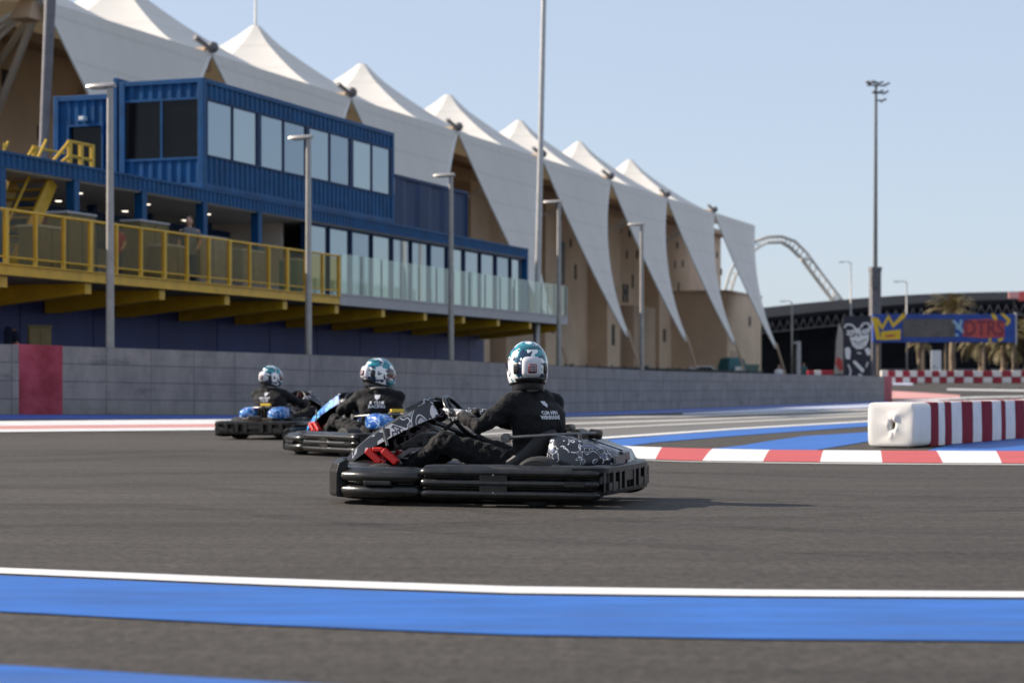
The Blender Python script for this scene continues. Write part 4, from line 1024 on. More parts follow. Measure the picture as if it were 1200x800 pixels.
UB = .062
bp_ = at(1106, HY, UB); bg = gz(bp_.x, bp_.y)
ban = thing('banner_gantry', 'blue gantry banner with yellow crown and red graffiti letters spanning the far track', 'banner', (bp_.x, bp_.y, bg))
def qx(x): return (x - 1106) * UB
def qz(y): return CH + (HY - y) * UB - bg
b = MB(); b.bx((qx(1023), 0, qz(401)), (qx(1190), .5, qz(368))); b.build('board', 'banner_blue', ban, bevel=.02)
b = MB(); b.bx((qx(1058), -.012, qz(395)), (qx(1119), -.003, qz(373.5))); b.build('grey_panel', 'banner_grey', ban)
def bf(b, pts, y0=-.03, y1=-.014): b.prism([(qx(x), qz(y)) for x, y in pts], lambda x, z: (x, y0, z), lambda x, z: (x, y1, z))
b = MB()
stroke(b, bf, [(1023.5, 371.5), (1027, 385), (1029.5, 398)], 5.0); stroke(b, bf, [(1026.5, 373.5), (1034, 384), (1041, 371), (1046.5, 381.5), (1060, 368.5)], 5.6, y0=-.034, y1=-.031)
bf(b, [(1032.5, 388.5), (1055.5, 386), (1055, 397.5), (1031.9, 398.5)])
b.build('yellow_crown', 'graf_yellow', ban)
b = MB(); bf(b, [(1037, 392.5), (1049, 391.5), (1048.5, 394), (1038, 395)], -.036, -.031); b.build('crown_slot', 'graf_red', ban)
b = MB()
bf(b, [(1115, 376), (1119, 375), (1124, 381), (1125, 374.5), (1128, 375), (1126.5, 383), (1129.5, 388.5), (1128, 390.5), (1123, 386), (1119, 384.5), (1121, 382)])
bf(b, [(1119, 391), (1123, 391), (1123, 394), (1120, 394)])
b.build('pale_mark', 'graf_sky', ban)
b = MB(); bf(b, [(1130, 376), (1136, 374.5), (1158, 373.5), (1177, 376), (1177, 395), (1150, 396), (1128, 394)], -.020, -.014); b.build('letter_ground', 'graf_red', ban)
me = text_mesh('DTRS', 1.55, .03); xs_ = [v.co.x for v in me.vertices]; sc_ = (46 * UB) / (max(xs_) - min(xs_))
for v in me.vertices: v.co.x *= sc_
o = D.objects.new('graffiti_letters', me); COL.objects.link(o); o.parent = ban; o.location = (qx(1153), -.034, qz(385.2)); o.rotation_euler = (R(90), 0, 0); me.materials.append(mat('letter_dark_red', (.20, .03, .05), .6))
b = MB(); bf(b, [(1161, 368), (1165, 367.5), (1169, 373), (1168, 375), (1164, 374)]); bf(b, [(1172, 367.5), (1176, 367), (1183.5, 373.5), (1184, 377.5), (1179.5, 382), (1178, 380), (1180.5, 376)]); bf(b, [(1158.5, 396), (1161.5, 396), (1161.5, 400.5), (1159, 400.5)]); bf(b, [(1169, 397), (1175, 395.5), (1176, 398), (1170, 400.5)])
b.build('yellow_chevron', 'graf_yellow', ban)
for x in (1030, 1083, 1109, 1154, 1188.5):
    b = MB(); b.bx((qx(x) - .08, .15, 0), (qx(x) + .08, .33, qz(401) - .003)); b.build('post', 'palm_trunk', ban)
b = MB(); b.bx((qx(1190) + .003, .05, qz(404)), (qx(1192), .45, qz(366))); b.build('end_frame', 'mast_metal', ban)
wsn = thing('notice_board', 'white upright notice board standing under the blue gantry banner', 'sign', at(1097, HY, .060))
wsn.location.z = gz(wsn.location.x, wsn.location.y); g_ = wsn.location.z
b = MB(); b.bx((-.36, 0, .25), (.36, .08, CH + 41.5 * .06 - g_)); b.build('board', 'graf_white', wsn, bevel=.01)
b = MB(); b.bx((-.3, -.01, 1.1), (.0, -.003, 1.16)); b.bx((-.3, -.01, .98), (.22, -.003, 1.02)); b.build('printed_line', 'pillar', wsn)
b = MB(); b.bx((-.3, .02, 0), (-.22, .06, .25)); b.bx((.22, .02, 0), (.3, .06, .25)); b.build('leg', 'tube_dark', wsn)
# chequered block barrier
UC = .055
blk = {}
rows_ = [(0, 447.5, 440.3), (1, 439.9, 432.8)]
def checker_block(x, row, red_, label):
    key = (red_,)
    wpx = 8.6 if x < 1110 else 11.2
    p = at(x + wpx / 2, HY, UC); base = max(gz(p.x, p.y), CH + 4.6 * UC) if False else gz(p.x, p.y)
    z0 = base + row * .405
    if key not in blk:
        b = MB(); b.bx((-.23, -.22, 0), (.23, .22, .39)); o = b.build('barrier_block', 'block_red' if red_ else 'block_white', bevel=.035); blk[key] = o
    else:
        o = blk[key].copy(); COL.objects.link(o)
    o.scale.x = wpx * UC / .46 * .98
    o.location = (p.x, p.y, z0)
    tag(o, label, 'barrier block', 'blocks of the far chequered barrier')
x = 1040.0; k = 0
while x < 1215:
    for row in (0, 1):
        rd = (k + row) % 2 == 1
        checker_block(x, row, rd, ('dark red' if rd else 'white') + ' block in the far chequered barrier under the banner')
    x += 8.6 if x < 1110 else 11.2; k += 1
# lower red and white blocks seen over the wall end
for i, (x, c) in enumerate([(950, 'block_red'), (958, 'block_white'), (966, 'block_red'), (972, 'block_red'), (1036, 'block_white')]):
    p = at(x, HY, .05); g = gz(p.x, p.y); b = MB(); b.bx((-.2, -.2, 0), (.2, .2, CH + (HY - 434) * .05 - g)); o = b.build('barrier_block', c, bevel=.04); o.location = (p.x, p.y, g)
    tag(o, ['red block behind the wall left of the feather flag', 'white block between two red ones behind the wall', 'red block behind the wall next to the white one', 'red block touching the foot of the feather flag', 'white block between the mast foot and the red wall end'][i], 'barrier block')
# palms
def palm(px, py, u, rad, label, seed, nf=46):
    rn = random.Random(seed); p = at(px, py, u); g = gz(p.x, p.y); h = p.z - g
    r = thing('palm_tree', label, 'tree', (p.x, p.y, g), 0, 'date palms behind the gantry')
    b = MB(); b.tube([(rn.uniform(-.04, .04), rn.uniform(-.04, .04), h * i / 10) for i in range(11)], [.24 + .03 * (i % 2) for i in range(11)], 10); b.build('trunk', 'palm_trunk', r)
    b = MB()
    for i in range(nf):
        az = rn.uniform(0, 2 * math.pi); el = rn.uniform(-.5, 1.35); L_ = rad * rn.uniform(.8, 1.1)
        d = Vector((math.cos(az), math.sin(az), 0)); sd = Vector((-d.y, d.x, 0)); n_ = 12; pts = []
        for k in range(n_ + 1):
            f = k / n_; e = el - 1.5 * f * f; q = (pts[-1] if pts else Vector((0, 0, h))) + (d * math.cos(e) + Vector((0, 0, math.sin(e)))) * (L_ / n_ if k else 0); pts.append(q)
        b.tube(pts, [.03 - .02 * k / n_ for k in range(n_ + 1)], 4)
        for k in range(2, n_ + 1):
            for q in (0, .5):
                if k == n_ and q: continue
                c = pts[k] if q == 0 else pts[k].lerp(pts[k + 1], q); t = (pts[k] - pts[k - 1]).normalized(); ll = rad * .28 * math.sin(math.pi * min(1, (k + q) / n_ * .85 + .12))
                for sg in (-1, 1):
                    tip = c + (sd * sg * .75 + t * .6 + Vector((0, 0, -.25 + rn.uniform(-.15, .15)))).normalized() * ll
                    b.add([c - t * .035, c + t * .035, tip], [(0, 1, 2)])
    b.build('crown', 'palm_leaf', r, fix=False)
palm(1116, 366, .068, 2.6, 'tallest date palm, its crown rising above the blue banner', 1, 60)
palm(1078, 402, .075, 1.6, 'small date palm under the left half of the blue banner', 4, 30)
palm(1150, 398, .072, 2.6, 'bushy date palm under the right half of the blue banner', 2, 60)
palm(1176, 405, .066, 2.2, 'low date palm right of the others, below the chevrons', 5, 50)
palm(1204, 395, .066, 2.6, 'date palm cut off by the right picture edge', 3, 56)

# parked things behind the fence
def parked_car(px, u, label, body, rz):
    p = at(px, HY, u); r = thing('parked_car', label, 'car', (p.x, p.y, gz(p.x, p.y)), rz)
    b = MB(); pr = [(-2.1, .35), (-2.1, .85), (-1.6, 1.0), (-1.0, 1.45), (.6, 1.48), (1.3, 1.02), (2.0, .88), (2.15, .6), (2.1, .32)]
    b.loft([[(x, y, z if z < 1.1 else z * (1 if abs(y) < .8 else .985)) for x, z in pr] for y in (-.85, -.75, .75, .85)]); b.build('body', body, r, bevel=.05)
    for s_ in (-1, 1):
        b = MB(); b.prism([(-1.3, 1.02), (-.9, 1.38), (.5, 1.4), (1.0, 1.05)], lambda x, z: (x, s_ * .853, z), lambda x, z: (x, s_ * .862, z)); b.build('window', 'glass_dark', r)
        for x in (-1.3, 1.35):
            b = MB(); b.tube([(x, s_ * .66, .33), (x, s_ * .87, .33)], .33, 18); b.build('wheel', 'tyre', r)
def raised(o, dz): o.location.z += dz
ped = thing('loading_platform', 'low dark raised platform behind the screen fence with vehicles parked on it', 'platform', bw(sp(830, -28), -28, 0), BZ)
b = MB(); b.bx((-26, -1.5, 0), (34, 5, 1.35)); b.build('slab', 'pillar', ped)
b = MB(); b.bx((-26, -1.52, 1.36), (34, -1.40, 1.42)); b.build('edge', 'tube_dark', ped)
def on_ped(px, t=-30):
    p = bw(sp(px, t), t); return p
def place(o, px, t): p = on_ped(px, t); o.location = (p.x, p.y, 1.36)
parked_car(822, .07, 'white parked car behind the dark screen fence before the tan facade', 'car_white', R(25)); place([o for o in D.objects if o.name.startswith('parked_car')][0], 823, -30)
te = thing('covered_buggy', 'teal covered buggy standing on the platform before the end block', 'buggy', (0, 0, 0), R(40)); place(te, 858, -30)
b = MB(); b.loft([[(x * k, y * k, z) for x, y in ((-1.5, -.9), (1.5, -.9), (1.5, .9), (-1.5, .9))] for z, k in ((.35, 1), (1.6, .97), (2.4, .8), (2.55, .5))]); b.build('cover', 'teal', te, bevel=.12)
b = MB(); b.loft([[(x, y, z) for x, y in ((-.5, -.96), (.6, -.96), (.6, -.93), (-.5, -.93))] for z in (.7, 1.5)]); b.build('windscreen', 'lens', te)
for x in (-1, 1):
    for y in (-.7, .7):
        b = MB(); b.tube([(x, y - .1, .3), (x, y + .1, .3)], .3, 14); b.build('wheel', 'tyre', te)
cb = thing('waste_container', 'grey green wheeled container beside the teal covered buggy', 'container', (0, 0, 0), R(20)); place(cb, 878, -30)
b = MB(); b.loft([[(x * k, y * k, z) for x, y in ((-1, -.6), (1, -.6), (1, .6), (-1, .6))] for z, k in ((.15, .85), (1.7, 1.0))]); b.build('body', 'green_grey', cb, bevel=.05)
b = MB(); b.bx((-1.05, -.65, 1.703), (1.05, .65, 1.85)); b.build('lid', 'green_grey', cb, bevel=.04)
for x in (-.7, .7):
    b = MB(); b.tube([(x, -.5, .1), (x, .5, .1)], .1, 10); b.build('wheel', 'tyre', cb)

# ------------------------------------------------------------------ red and white block barrier on the island
A_ = Vector((4.26, 24.55, 0)); dr = Vector((.474, .88, 0)).normalized(); dl = Vector((dr.y, -dr.x, 0)); BW_, BH_ = .58, .53
brot = math.atan2(dr.y, dr.x)
def isl_block(s, ln, m, label, first=False):
    p = A_ + dr * (s + ln / 2) + dl * BW_ / 2
    rn = random.Random(int(s * 100)); 
    b = MB(); 
    r_ = []
    for i in range(7):
        x = -ln/2 + ln * i / 6; k = 1 - .012 * (abs(i - 3) == 3)
        h = BH_ * (1 + rn.uniform(-.004, .004))
        r_.append([(x, y * BW_/2 * k, z * h + .012) for y, z in ((-1, .0), (-1.012, .3), (-1.0, .7), (-.985, .97), (-.93, 1.0), (0, 1.006), (.93, 1.0), (.985, .97), (1, .7), (1.012, .3), (1, 0))])
    b.loft(r_)
    o = b.build('barrier_block', m, smooth=35); o.location = (p.x, p.y, gz(p.x, p.y)); o.rotation_euler = (rn.uniform(-.008, .008), 0, brot + rn.uniform(-.01, .01))
    tag(o, label, 'barrier block', 'foam blocks of the island barrier')
    return o
s = .0; ln0 = .66
# end block with its crumpled soft face and hole
p = A_ + dr * ln0 / 2 + dl * BW_ / 2
eb0 = thing('barrier_block', 'cream end block of the island barrier with a crumpled hole in its face', 'barrier block', (p.x, p.y, gz(p.x, p.y)), brot, 'foam blocks of the island barrier')
b = MB(); ring = []
sec = []
for a in range(32):
    t = 2 * math.pi * a / 32; c, q = math.cos(t), math.sin(t); e = .22
    sec.append((math.copysign(abs(c) ** e, c) * BW_ / 2, math.copysign(abs(q) ** e, q) * BH_ / 2 + BH_ / 2 + .012))
r_ = [[(ln0/2, y, z) for y, z in sec], [(-ln0/2 + .03, y, z) for y, z in sec], [(-ln0/2, y * .97, (z - .28) * .97 + .28) for y, z in sec]]
def crease(y, z, k): return .014 * noise.noise(Vector((y * 5, z * 5, 1.7))) + .008 * noise.noise(Vector((y * 13, z * 11, 4)))
def sec_e(e): return [(math.copysign(abs(math.cos(t)) ** e, math.cos(t)) * BW_ / 2, math.copysign(abs(math.sin(t)) ** e, math.sin(t)) * BH_ / 2 + BH_ / 2 + .012) for t in [2 * math.pi * a / 32 for a in range(32)]]
for k, x, e in ((.9, -.006, .3), (.78, -.010, .5), (.62, -.008, .75), (.46, -.012, 1), (.34, -.016, 1), (.24, -.020, 1), (.17, -.006, 1)):
    r_.append([(-ln0/2 + x + crease(y, z, k) * (1.2 - k), y * k * (1 if k > .5 else .72) - .03 * (1 - k), (z - .28) * k * (1 if k > .5 else 1.25) + .27) for y, z in sec_e(e)])
r_.append([(-ln0/2 + .05, y * .06 - .025, (z - .28) * .17 + .27) for y, z in sec_e(1)])
b.loft(r_); b.build('foam_cover', 'block_cream', eb0, smooth=60)
b = MB(); b.tube([(-ln0/2 + .045, -.025, .27), (-ln0/2 + .3, -.02, .27)], .05, 12); b.build('hole', 'palm_trunk', eb0)
s = ln0 + .004
pat = [('m', .33), ('w', .26), ('m', .30), ('w', .44), ('m', .50), ('w', .42), ('m', .50), ('w', .46), ('m', .22), ('w', .50), ('m', .50), ('w', .42), ('m', .38), ('w', .50), ('m', .24), ('w', .5), ('m', .5), ('w', .5), ('m', .5)]
nm_ = ['narrow', 'wide']
cnt = {'m': 0, 'w': 0}; ordw = ['first', 'second', 'third', 'fourth', 'fifth', 'sixth', 'seventh', 'eighth', 'ninth', 'tenth']
for c, ln in pat:
    isl_block(s, ln, 'block_maroon' if c == 'm' else 'block_white', f"{ordw[cnt[c]]} {'maroon' if c == 'm' else 'white'} block of the island barrier counting from its cream end")
    cnt[c] += 1; s += ln + .006
# ------------------------------------------------------------------ karts (x forward, y left, z up)
def sweep(b, path, prof, inner=.13, mi=0):
    """profile (offset outward, z) swept along a plan path; outward is right of the travel direction"""
    n = len(path); rings = []
    P = [Vector((x, y, 0)) for x, y in path]
    full = list(prof) + [(-inner, prof[-1][1]), (-inner, prof[0][1])]
    for i, p in enumerate(P):
        t = (P[min(i+1, n-1)] - P[max(i-1, 0)]).normalized(); o = Vector((t.y, -t.x, 0))
        rings.append([tuple(p + o * f + Vector((0, 0, z))) for f, z in full])
    b.loft(rings, mi=mi)
def smooth_path(pts, n=4):
    for _ in range(n):
        q = [pts[0]]
        for a, c in zip(pts, pts[1:]): q += [(a[0]*.75 + c[0]*.25, a[1]*.75 + c[1]*.25), (a[0]*.25 + c[0]*.75, a[1]*.25 + c[1]*.75)]
        q.append(pts[-1]); pts = q
    return pts
def rail_prof(z0, z1, d=.028, n=3):
    """three bulging rails with grooves between them"""
    pr = [(-.06, z0 - .012), (-.02, z0 - .004)]; H = (z1 - z0) / n
    for k in range(n):
        a = z0 + k * H
        for f, o in ((.06, -.004), (.16, .010), (.34, .017), (.5, .018), (.66, .016), (.82, .006), (.92, -.012)):
            pr.append((o, a + H * f))
        if k < n - 1: pr += [(-d, a + H * .98), (-d, a + H * 1.03)]
    pr += [(-.02, z1 + .006), (-.06, z1 + .014)]
    return pr

def make_kart(label, wrap, edge_wrap, tank, yellow=True, nose='black_plastic'):
    k = thing('go_kart', label, 'go kart', (0, 0, 0), 0, 'karts cornering on the track')
    # floor tray and frame
    b = MB(); b.loft([[(x, y, z) for x, y in ((-.62, -.30), (.30, -.34), (.80, -.20), (.80, .20), (.30, .34), (-.62, .30))] for z in (.055, .068)]); b.build('floor_tray', 'tube_dark', k)
    b = MB()
    for s in (-1, 1):
        b.tube([(-.74, s*.31, .10), (.25, s*.36, .085), (.62, s*.24, .085), (.86, s*.2, .10)], .016, 8)
        b.tube([(-.4, s*.33, .09), (-.4, s*.62, .13)], .014, 6); b.tube([(.12, s*.35, .09), (.12, s*.62, .13)], .014, 6)
    b.tube([(-.7, -.33, .10), (-.7, .33, .10)], .016, 8); b.tube([(.6, -.36, .11), (.6, .36, .11)], .016, 8); b.tube([(-.47, -.56, .155), (-.47, .56, .155)], .02, 10)
    b.build('chassis_frame', 'tube_grey', k, smooth=40)
    # wheels
    for x, y, rr, w_ in ((.56, .50, .128, .12), (.56, -.50, .128, .12), (-.47, .50, .155, .19), (-.47, -.50, .155, .19)):
        b = MB(); pr = [(-w_/2, rr*.55), (-w_/2, rr*.86), (-w_/2 + .012, rr*.965), (-w_/4, rr), (w_/4, rr), (w_/2 - .012, rr*.965), (w_/2, rr*.86), (w_/2, rr*.55)]
        b.loft([[(x + q*math.cos(a), y + o, rr + q*math.sin(a)) for o, q in pr] for a in [2*math.pi*i/28 for i in range(29)]], caps=False); wh = b.build('wheel', 'tyre', k, smooth=35)
        b = MB(); b.tube([(x, y - w_*.35, rr), (x, y + w_*.35, rr)], rr*.56, 20); b.ell((x, y + math.copysign(w_*.36, y), rr), (.03, .02, .03), 10, 6); b.build('rim', 'rim', wh, smooth=30)
    # side pods
    for s in (-1, 1):
        b = MB(); pth = smooth_path([(-.87, .56), (-.87, .665), (-.74, .668), (-.1, .668), (.16, .665), (.25, .65), (.25, .52)], 3)
        pth = [(x, y) for x, y in pth]
        if s < 0: pth = [(x, -y) for x, y in pth][::-1]
        sweep(b, pth[::-1] if False else pth[::-1], rail_prof(.05, .245), .12) if s > 0 else sweep(b, pth[::-1], rail_prof(.05, .245), .12)
        pod = b.build('side_pod', 'rail_plastic', k, smooth=50)
        b = MB()   # smooth panel interrupting the rails, with bolts; top skin of the pod
        b.bx((-.32, s*.660, .066), (-.14, s*.682, .228))
        b.build('pod_panel', 'rail_plastic', pod, bevel=.012)
        b = MB(); b.loft([[(x, s*y, z) for y, z in ((.42, .225), (.60, .245), (.655, .24), (.60, .235))] for x in (-.26, .22)]); b.build('top_skin', 'black_plastic', pod)
        b = MB(); b.bx((-.80, s*.676, .135), (-.68, s*.689, .165)); b.build('reflector', 'helmet_trim', pod)
        b = MB()
        for x, z in ((-.23, .2), (-.23, .09)): b.tube([(x, s*.681, z), (x, s*.685, z)], .006, 8)
        b.build('bolt', 'rim', pod)
    # front bumper, one piece round the nose
    b = MB(); half = [(.25, .60), (.30, .655), (.45, .66), (.64, .64), (.80, .56), (.91, .42), (.955, .22), (.965, 0)]
    pth = smooth_path(half + [(x, -y) for x, y in half[:-1]][::-1], 2)
    sweep(b, pth[::-1] if False else pth[::-1], [(o * 1.2, z) for o, z in rail_prof(.045, .225, .03, 2)], .10)
    fb_ = b.build('front_bumper', 'rail_plastic', k, smooth=50)
    for s in (-1, 1):
        b = MB(); pp_ = smooth_path([(.80, .57), (.90, .44), (.95, .27), (.965, .12)], 2); pp_ = [(x, s*y) for x, y in pp_]
        sweep(b, pp_[::-1] if s > 0 else pp_, [(.0, .045), (.022, .05), (.028, .07), (.026, .20), (.012, .255), (-.03, .28)], .05)
        b.build('bumper_corner', 'black_plastic', fb_, bevel=.006)
        b = MB(); b.loft([[(.42, s*.66, .122), (.62, s*.645, .122), (.62, s*.645, .158), (.42, s*.66, .158)], [(.43, s*.688, .126), (.61, s*.672, .126), (.61, s*.672, .154), (.43, s*.688, .154)]])
        b.build('bumper_insert', 'helmet_trim', fb_, bevel=.006)
    b = MB()   # top skin between bumper and fairing
    for s in (-1, 1): b.loft([[(.30, s*.62, .235), (.60, s*.60, .235), (.86, s*.40, .235), (.94, s*.12, .235)], [(.34, s*.40, .20), (.56, s*.38, .24), (.74, s*.26, .27), (.84, s*.08, .28)]], caps=False, closed=False)
    o = b.build('nose_skin', nose, k, smooth=True)
    sm = o.modifiers.new('thickness', 'SOLIDIFY'); sm.thickness = .012
    # rear bumper: frame with pockets
    b = MB(); half = [(-.72, .672), (-.84, .668), (-.905, .62), (-.92, .50), (-.925, 0)]
    pth = smooth_path(half + [(x, -y) for x, y in half[:-1]][::-1], 2)
    sweep(b, pth, [(-.04, .075), (0, .08), (.005, .105), (-.03, .112), (-.03, .205), (.005, .212), (.005, .245), (-.01, .255), (-.05, .258)], .09)
    for y in (-.62, -.44, -.27, -.13, .13, .27, .44, .60): b.bx((-.905, y - .028, .10), (-.93 + (abs(y) > .55) * .02, y + .028, .22))
    b.bx((-.90, -.56, .108), (-.926, -.30, .155)); b.bx((-.90, .32, .108), (-.926, .56, .155)); b.bx((-.9, -.1, .15), (-.925, .1, .22))
    rb = b.build('rear_bumper', 'black_plastic', k, smooth=40, bevel=.006)
    # front fairing rising to the steering wheel: sloped shell with a wide graphic edge
    cv = [(.93, .20, .24), (.86, .30, .25), (.74, .40, .25), (.60, .49, .235), (.46, .575, .21), (.33, .645, .17)]
    b = MB(); rings = []
    for x, z, w_ in cv:
        rings.append([(x, -w_, z - .012), (x + .02, -w_ * .6, z + .02), (x + .03, 0, z + .03), (x + .02, w_ * .6, z + .02), (x, w_, z - .012)])
    b.loft(rings, caps=False, closed=False); fo = b.build('front_fairing', nose if nose != 'black_plastic' else 'black_plastic', k, smooth=True, fix=False)
    sm = fo.modifiers.new('thickness', 'SOLIDIFY'); sm.thickness = .012
    for s in (-1, 1):
        b = MB(); rings = []
        for i, (x, z, w_) in enumerate(cv):
            dn = .035 + .012 * i; rings.append([(x + .004, s*(w_ + .004), z - .005), (x - dn*.55, s*(w_ + .022), z - dn * 1.0), (x - dn*.55, s*(w_ + .004), z - dn * 1.0), (x - .004, s*(w_ - .012), z - .012)])
        b.loft(rings); b.build('fairing_edge', edge_wrap, fo, smooth=40)
    b = MB(); b.loft([[(x, y, z) for x, y, z in ((.36, -.13, .640), (.36, .13, .640), (.50, .15, .570), (.50, -.15, .570))], [(x + .012, y, z + .022) for x, y, z in ((.36, -.13, .645), (.36, .13, .645), (.50, .15, .575), (.50, -.15, .575))]]); b.build('fairing_plate', 'wrap_grey', fo)
    if yellow:
        b = MB(); b.box((-.60, 0, .475), (.03, .16, .045)); b.build('number_plate', 'yellow_decal', k, bevel=.006)
    # steering
    ax = Vector((-.80, 0, .60)); wc = Vector((.20, 0, .545))
    b = MB(); b.ring(wc, ax, .152, .0145, 32, 10); sw = b.build('steering_wheel', 'helmet_trim', k, smooth=True)
    b = MB()
    for a in (.5, math.pi - .5, -math.pi/2):
        e2 = ax.normalized(); u_ = Vector((0, 1, 0)); v_ = e2.cross(u_)
        b.tube([wc - e2*.02, wc + (u_*math.cos(a) + v_*math.sin(a))*.15], [.014, .01], 6)
    b.tube([wc + ax.normalized()*.012, wc - ax.normalized()*.03], .045, 14); b.build('spokes', 'tube_dark', sw, smooth=40)
    b = MB(); b.tube([wc, (.62, 0, .16)], .012, 8); b.tube([(.40, .12, .50), (.14, .20, .40), (.10, .22, .36)], .017, 8); b.tube([(.40, -.12, .50), (.14, -.20, .40)], .017, 8)
    b.build('steering_column', 'tube_grey', k, smooth=40)
    # pedals
    for s in (-1, 1):
        b = MB(); b.tube([(.74, s*.13, .09), (.70, s*.13, .20), (.66, s*.13, .30)], .011, 6); b.box((.665, s*.13, .285), (.022, .085, .07), Matrix.Rotation(R(-25), 3, 'Y')); b.tube([(.72, s*.10, .11), (.72, s*.20, .11)], .012, 6)
        b.build('pedal', 'red_metal', k)
    b = MB()
    for x in (.565, .675): b.box((x, .30, .292), (.125, .05, .042), Matrix.Rotation(R(-40), 3, 'Y'))
    b.box((.65, .30, .335), (.07, .03, .03)); b.bx((.60, .285, .10), (.64, .315, .27))
    b.build('foot_bracket', 'red_metal', k, bevel=.008)
    b = MB(); b.tube([(.585, .30, .36), (.62, .28, .48)], .010, 6); b.build('stay', 'tube_grey', k)
    # fuel tank / grey side plate
    b = MB(); b.loft([[(.58, .235, .27), (.46, .235, .345), (.20, .24, .365), (.18, .24, .345), (.45, .235, .32), (.55, .235, .255)], [(.58, .215, .27), (.46, .215, .345), (.20, .22, .365), (.18, .22, .345), (.45, .215, .32), (.55, .215, .255)]]); b.build('knee_guard', 'tube_grey', k)
    # seat
    b = MB(); sc_ = [(.10, .105, .17, .10), (-.08, .085, .20, .13), (-.24, .095, .215, .17), (-.36, .16, .215, .20), (-.43, .28, .20, .17), (-.47, .36, .17, .10), (-.485, .42, .13, .05)]
    rings = []
    for x, z, w_, sd in sc_:
        rings.append([(x + sd*.35, -w_, z + sd), (x + sd*.1, -w_*.98, z + sd*.45), (x, -w_*.7, z), (x, 0, z - .012), (x, w_*.7, z), (x + sd*.1, w_*.98, z + sd*.45), (x + sd*.35, w_, z + sd)])
    b.loft(rings, caps=False, closed=False); st_ = b.build('seat', 'tube_dark', k, smooth=True, fix=False)
    sm = st_.modifiers.new('thickness', 'SOLIDIFY'); sm.thickness = .014; sb_ = st_.modifiers.new('smooth', 'SUBSURF'); sb_.levels = 1; sb_.render_levels = 1
    # side loop bar beside the seat and hoop behind it
    b = MB(); b.tube(smooth_path3([(-.20, .30, .415), (-.34, .30, .425), (-.62, .26, .44), (-.74, .0, .44), (-.62, -.26, .44), (-.34, -.30, .425), (-.20, -.30, .415)]), .011, 8)
    b.tube([(-.70, .22, .10), (-.66, .24, .44)], .012, 6); b.tube([(-.70, -.22, .10), (-.66, -.24, .44)], .012, 6); b.tube([(-.20, .285, .415), (-.20, .315, .415)], .03, 14)
    b.build('loop_bar', 'tube_grey', k, smooth=40)
    # engine with its covers
    b = MB(); b.bx((-.84, -.24, .11), (-.50, .24, .30)); b.tube([(-.60, -.08, .43), (-.60, .10, .43)], .04, 12); b.tube([(-.54, -.05, .475), (-.54, .07, .475)], .025, 10); b.tube([(-.66, -.02, .44), (-.74, -.02, .43)], .03, 12)
    for i in range(5): b.bx((-.66, -.12 + .05*i, .30), (-.52, -.10 + .05*i, .43))
    b.build('engine', 'engine', k, bevel=.01, smooth=40)
    for s in (-1, 1):
        b = MB(); rings = []
        if tank == 'round':
            for x, w_, zt, zb in ((-.45, .05, .40, .31), (-.48, .105, .445, .28), (-.56, .125, .462, .27), (-.68, .125, .45, .27), (-.77, .11, .42, .28), (-.80, .06, .38, .30)):
                c = .23; sg = lambda q: math.copysign(abs(q) ** .6, q); rings.append([(x, s*(c + w_*.86*sg(math.cos(a))), (zt + zb)/2 + (zt - zb)/2*.92*sg(math.sin(a))) for a in [2*math.pi*i/20 for i in range(20)]])
        else:
            for x, y0, y1, zt, zb in ((-.475, .10, .33, .36, .27), (-.49, .05, .355, .425, .25), (-.54, .04, .37, .438, .24), (-.68, .04, .38, .40, .235), (-.87, .04, .37, .335, .24), (-.90, .05, .35, .29, .25)):
                rings.append([(x, s*y0, zb), (x, s*y1, zb), (x, s*(y1 + .004), (zt + zb)/2), (x, s*(y1 - .03), zt - .03), (x, s*(y1 - .07), zt), (x, s*y0, zt)])
        b.loft(rings); b.build('engine_cover', wrap, k, smooth=48)
    if tank != 'round':
        b = MB()
        b.bx((-.915, .08, .26), (-.898, .33, .31))
        
        b.build('cover_grille', 'tube_grey', k)
    b = MB(); b.bx((-.905, -.1, .27), (-.86, .1, .33)); b.build('rear_panel', 'helmet_trim', k, bevel=.01)
    return k
def smooth_path3(pts, n=2):
    pts = [Vector(p) for p in pts]
    for _ in range(n):
        q = [pts[0]]
        for a, c in zip(pts, pts[1:]): q += [a.lerp(c, .25), a.lerp(c, .75)]
        q.append(pts[-1]); pts = q
    return pts

# ------------------------------------------------------------------ drivers: one continuous body, with helmet, gloves and shoes as clothing
def capsule(b, pts, rs, n=14):
    pts = [Vector(p) for p in pts]
    b.tube(pts, rs, n)
    for p, r in zip(pts, rs): b.ell(p, (r, r, r), 14, 10)
def remeshed(b, name, m, parent, vox, smooth_it=6, fold=0.0, seed=0):
    me = D.meshes.new('tmp'); me.from_pydata(b.v, [], b.f)
    bm = bmesh.new(); bm.from_mesh(me); bmesh.ops.recalc_face_normals(bm, faces=bm.faces); bm.to_mesh(me); bm.free()
    o = D.objects.new('tmp', me); COL.objects.link(o)
    rm = o.modifiers.new('r', 'REMESH'); rm.mode = 'VOXEL'; rm.voxel_size = vox
    sm = o.modifiers.new('s', 'SMOOTH'); sm.factor = .5; sm.iterations = smooth_it
    dg = bpy.context.evaluated_depsgraph_get(); dg.update()
    out = D.meshes.new_from_object(o.evaluated_get(dg)); D.objects.remove(o); D.meshes.remove(me)
    out.name = name; out.materials.clear(); out.materials.append(M[m])
    return out
def link(me, name, parent):
    me.polygons.foreach_set('use_smooth', [True] * len(me.polygons))
    o = D.objects.new(name, me); COL.objects.link(o); o.parent = parent; return o

def frame_rot(fwd, up):
    f = Vector(fwd).normalized(); u = Vector(up); l = u.cross(f).normalized(); u = f.cross(l)
    return Matrix((f, l, u)).transposed()

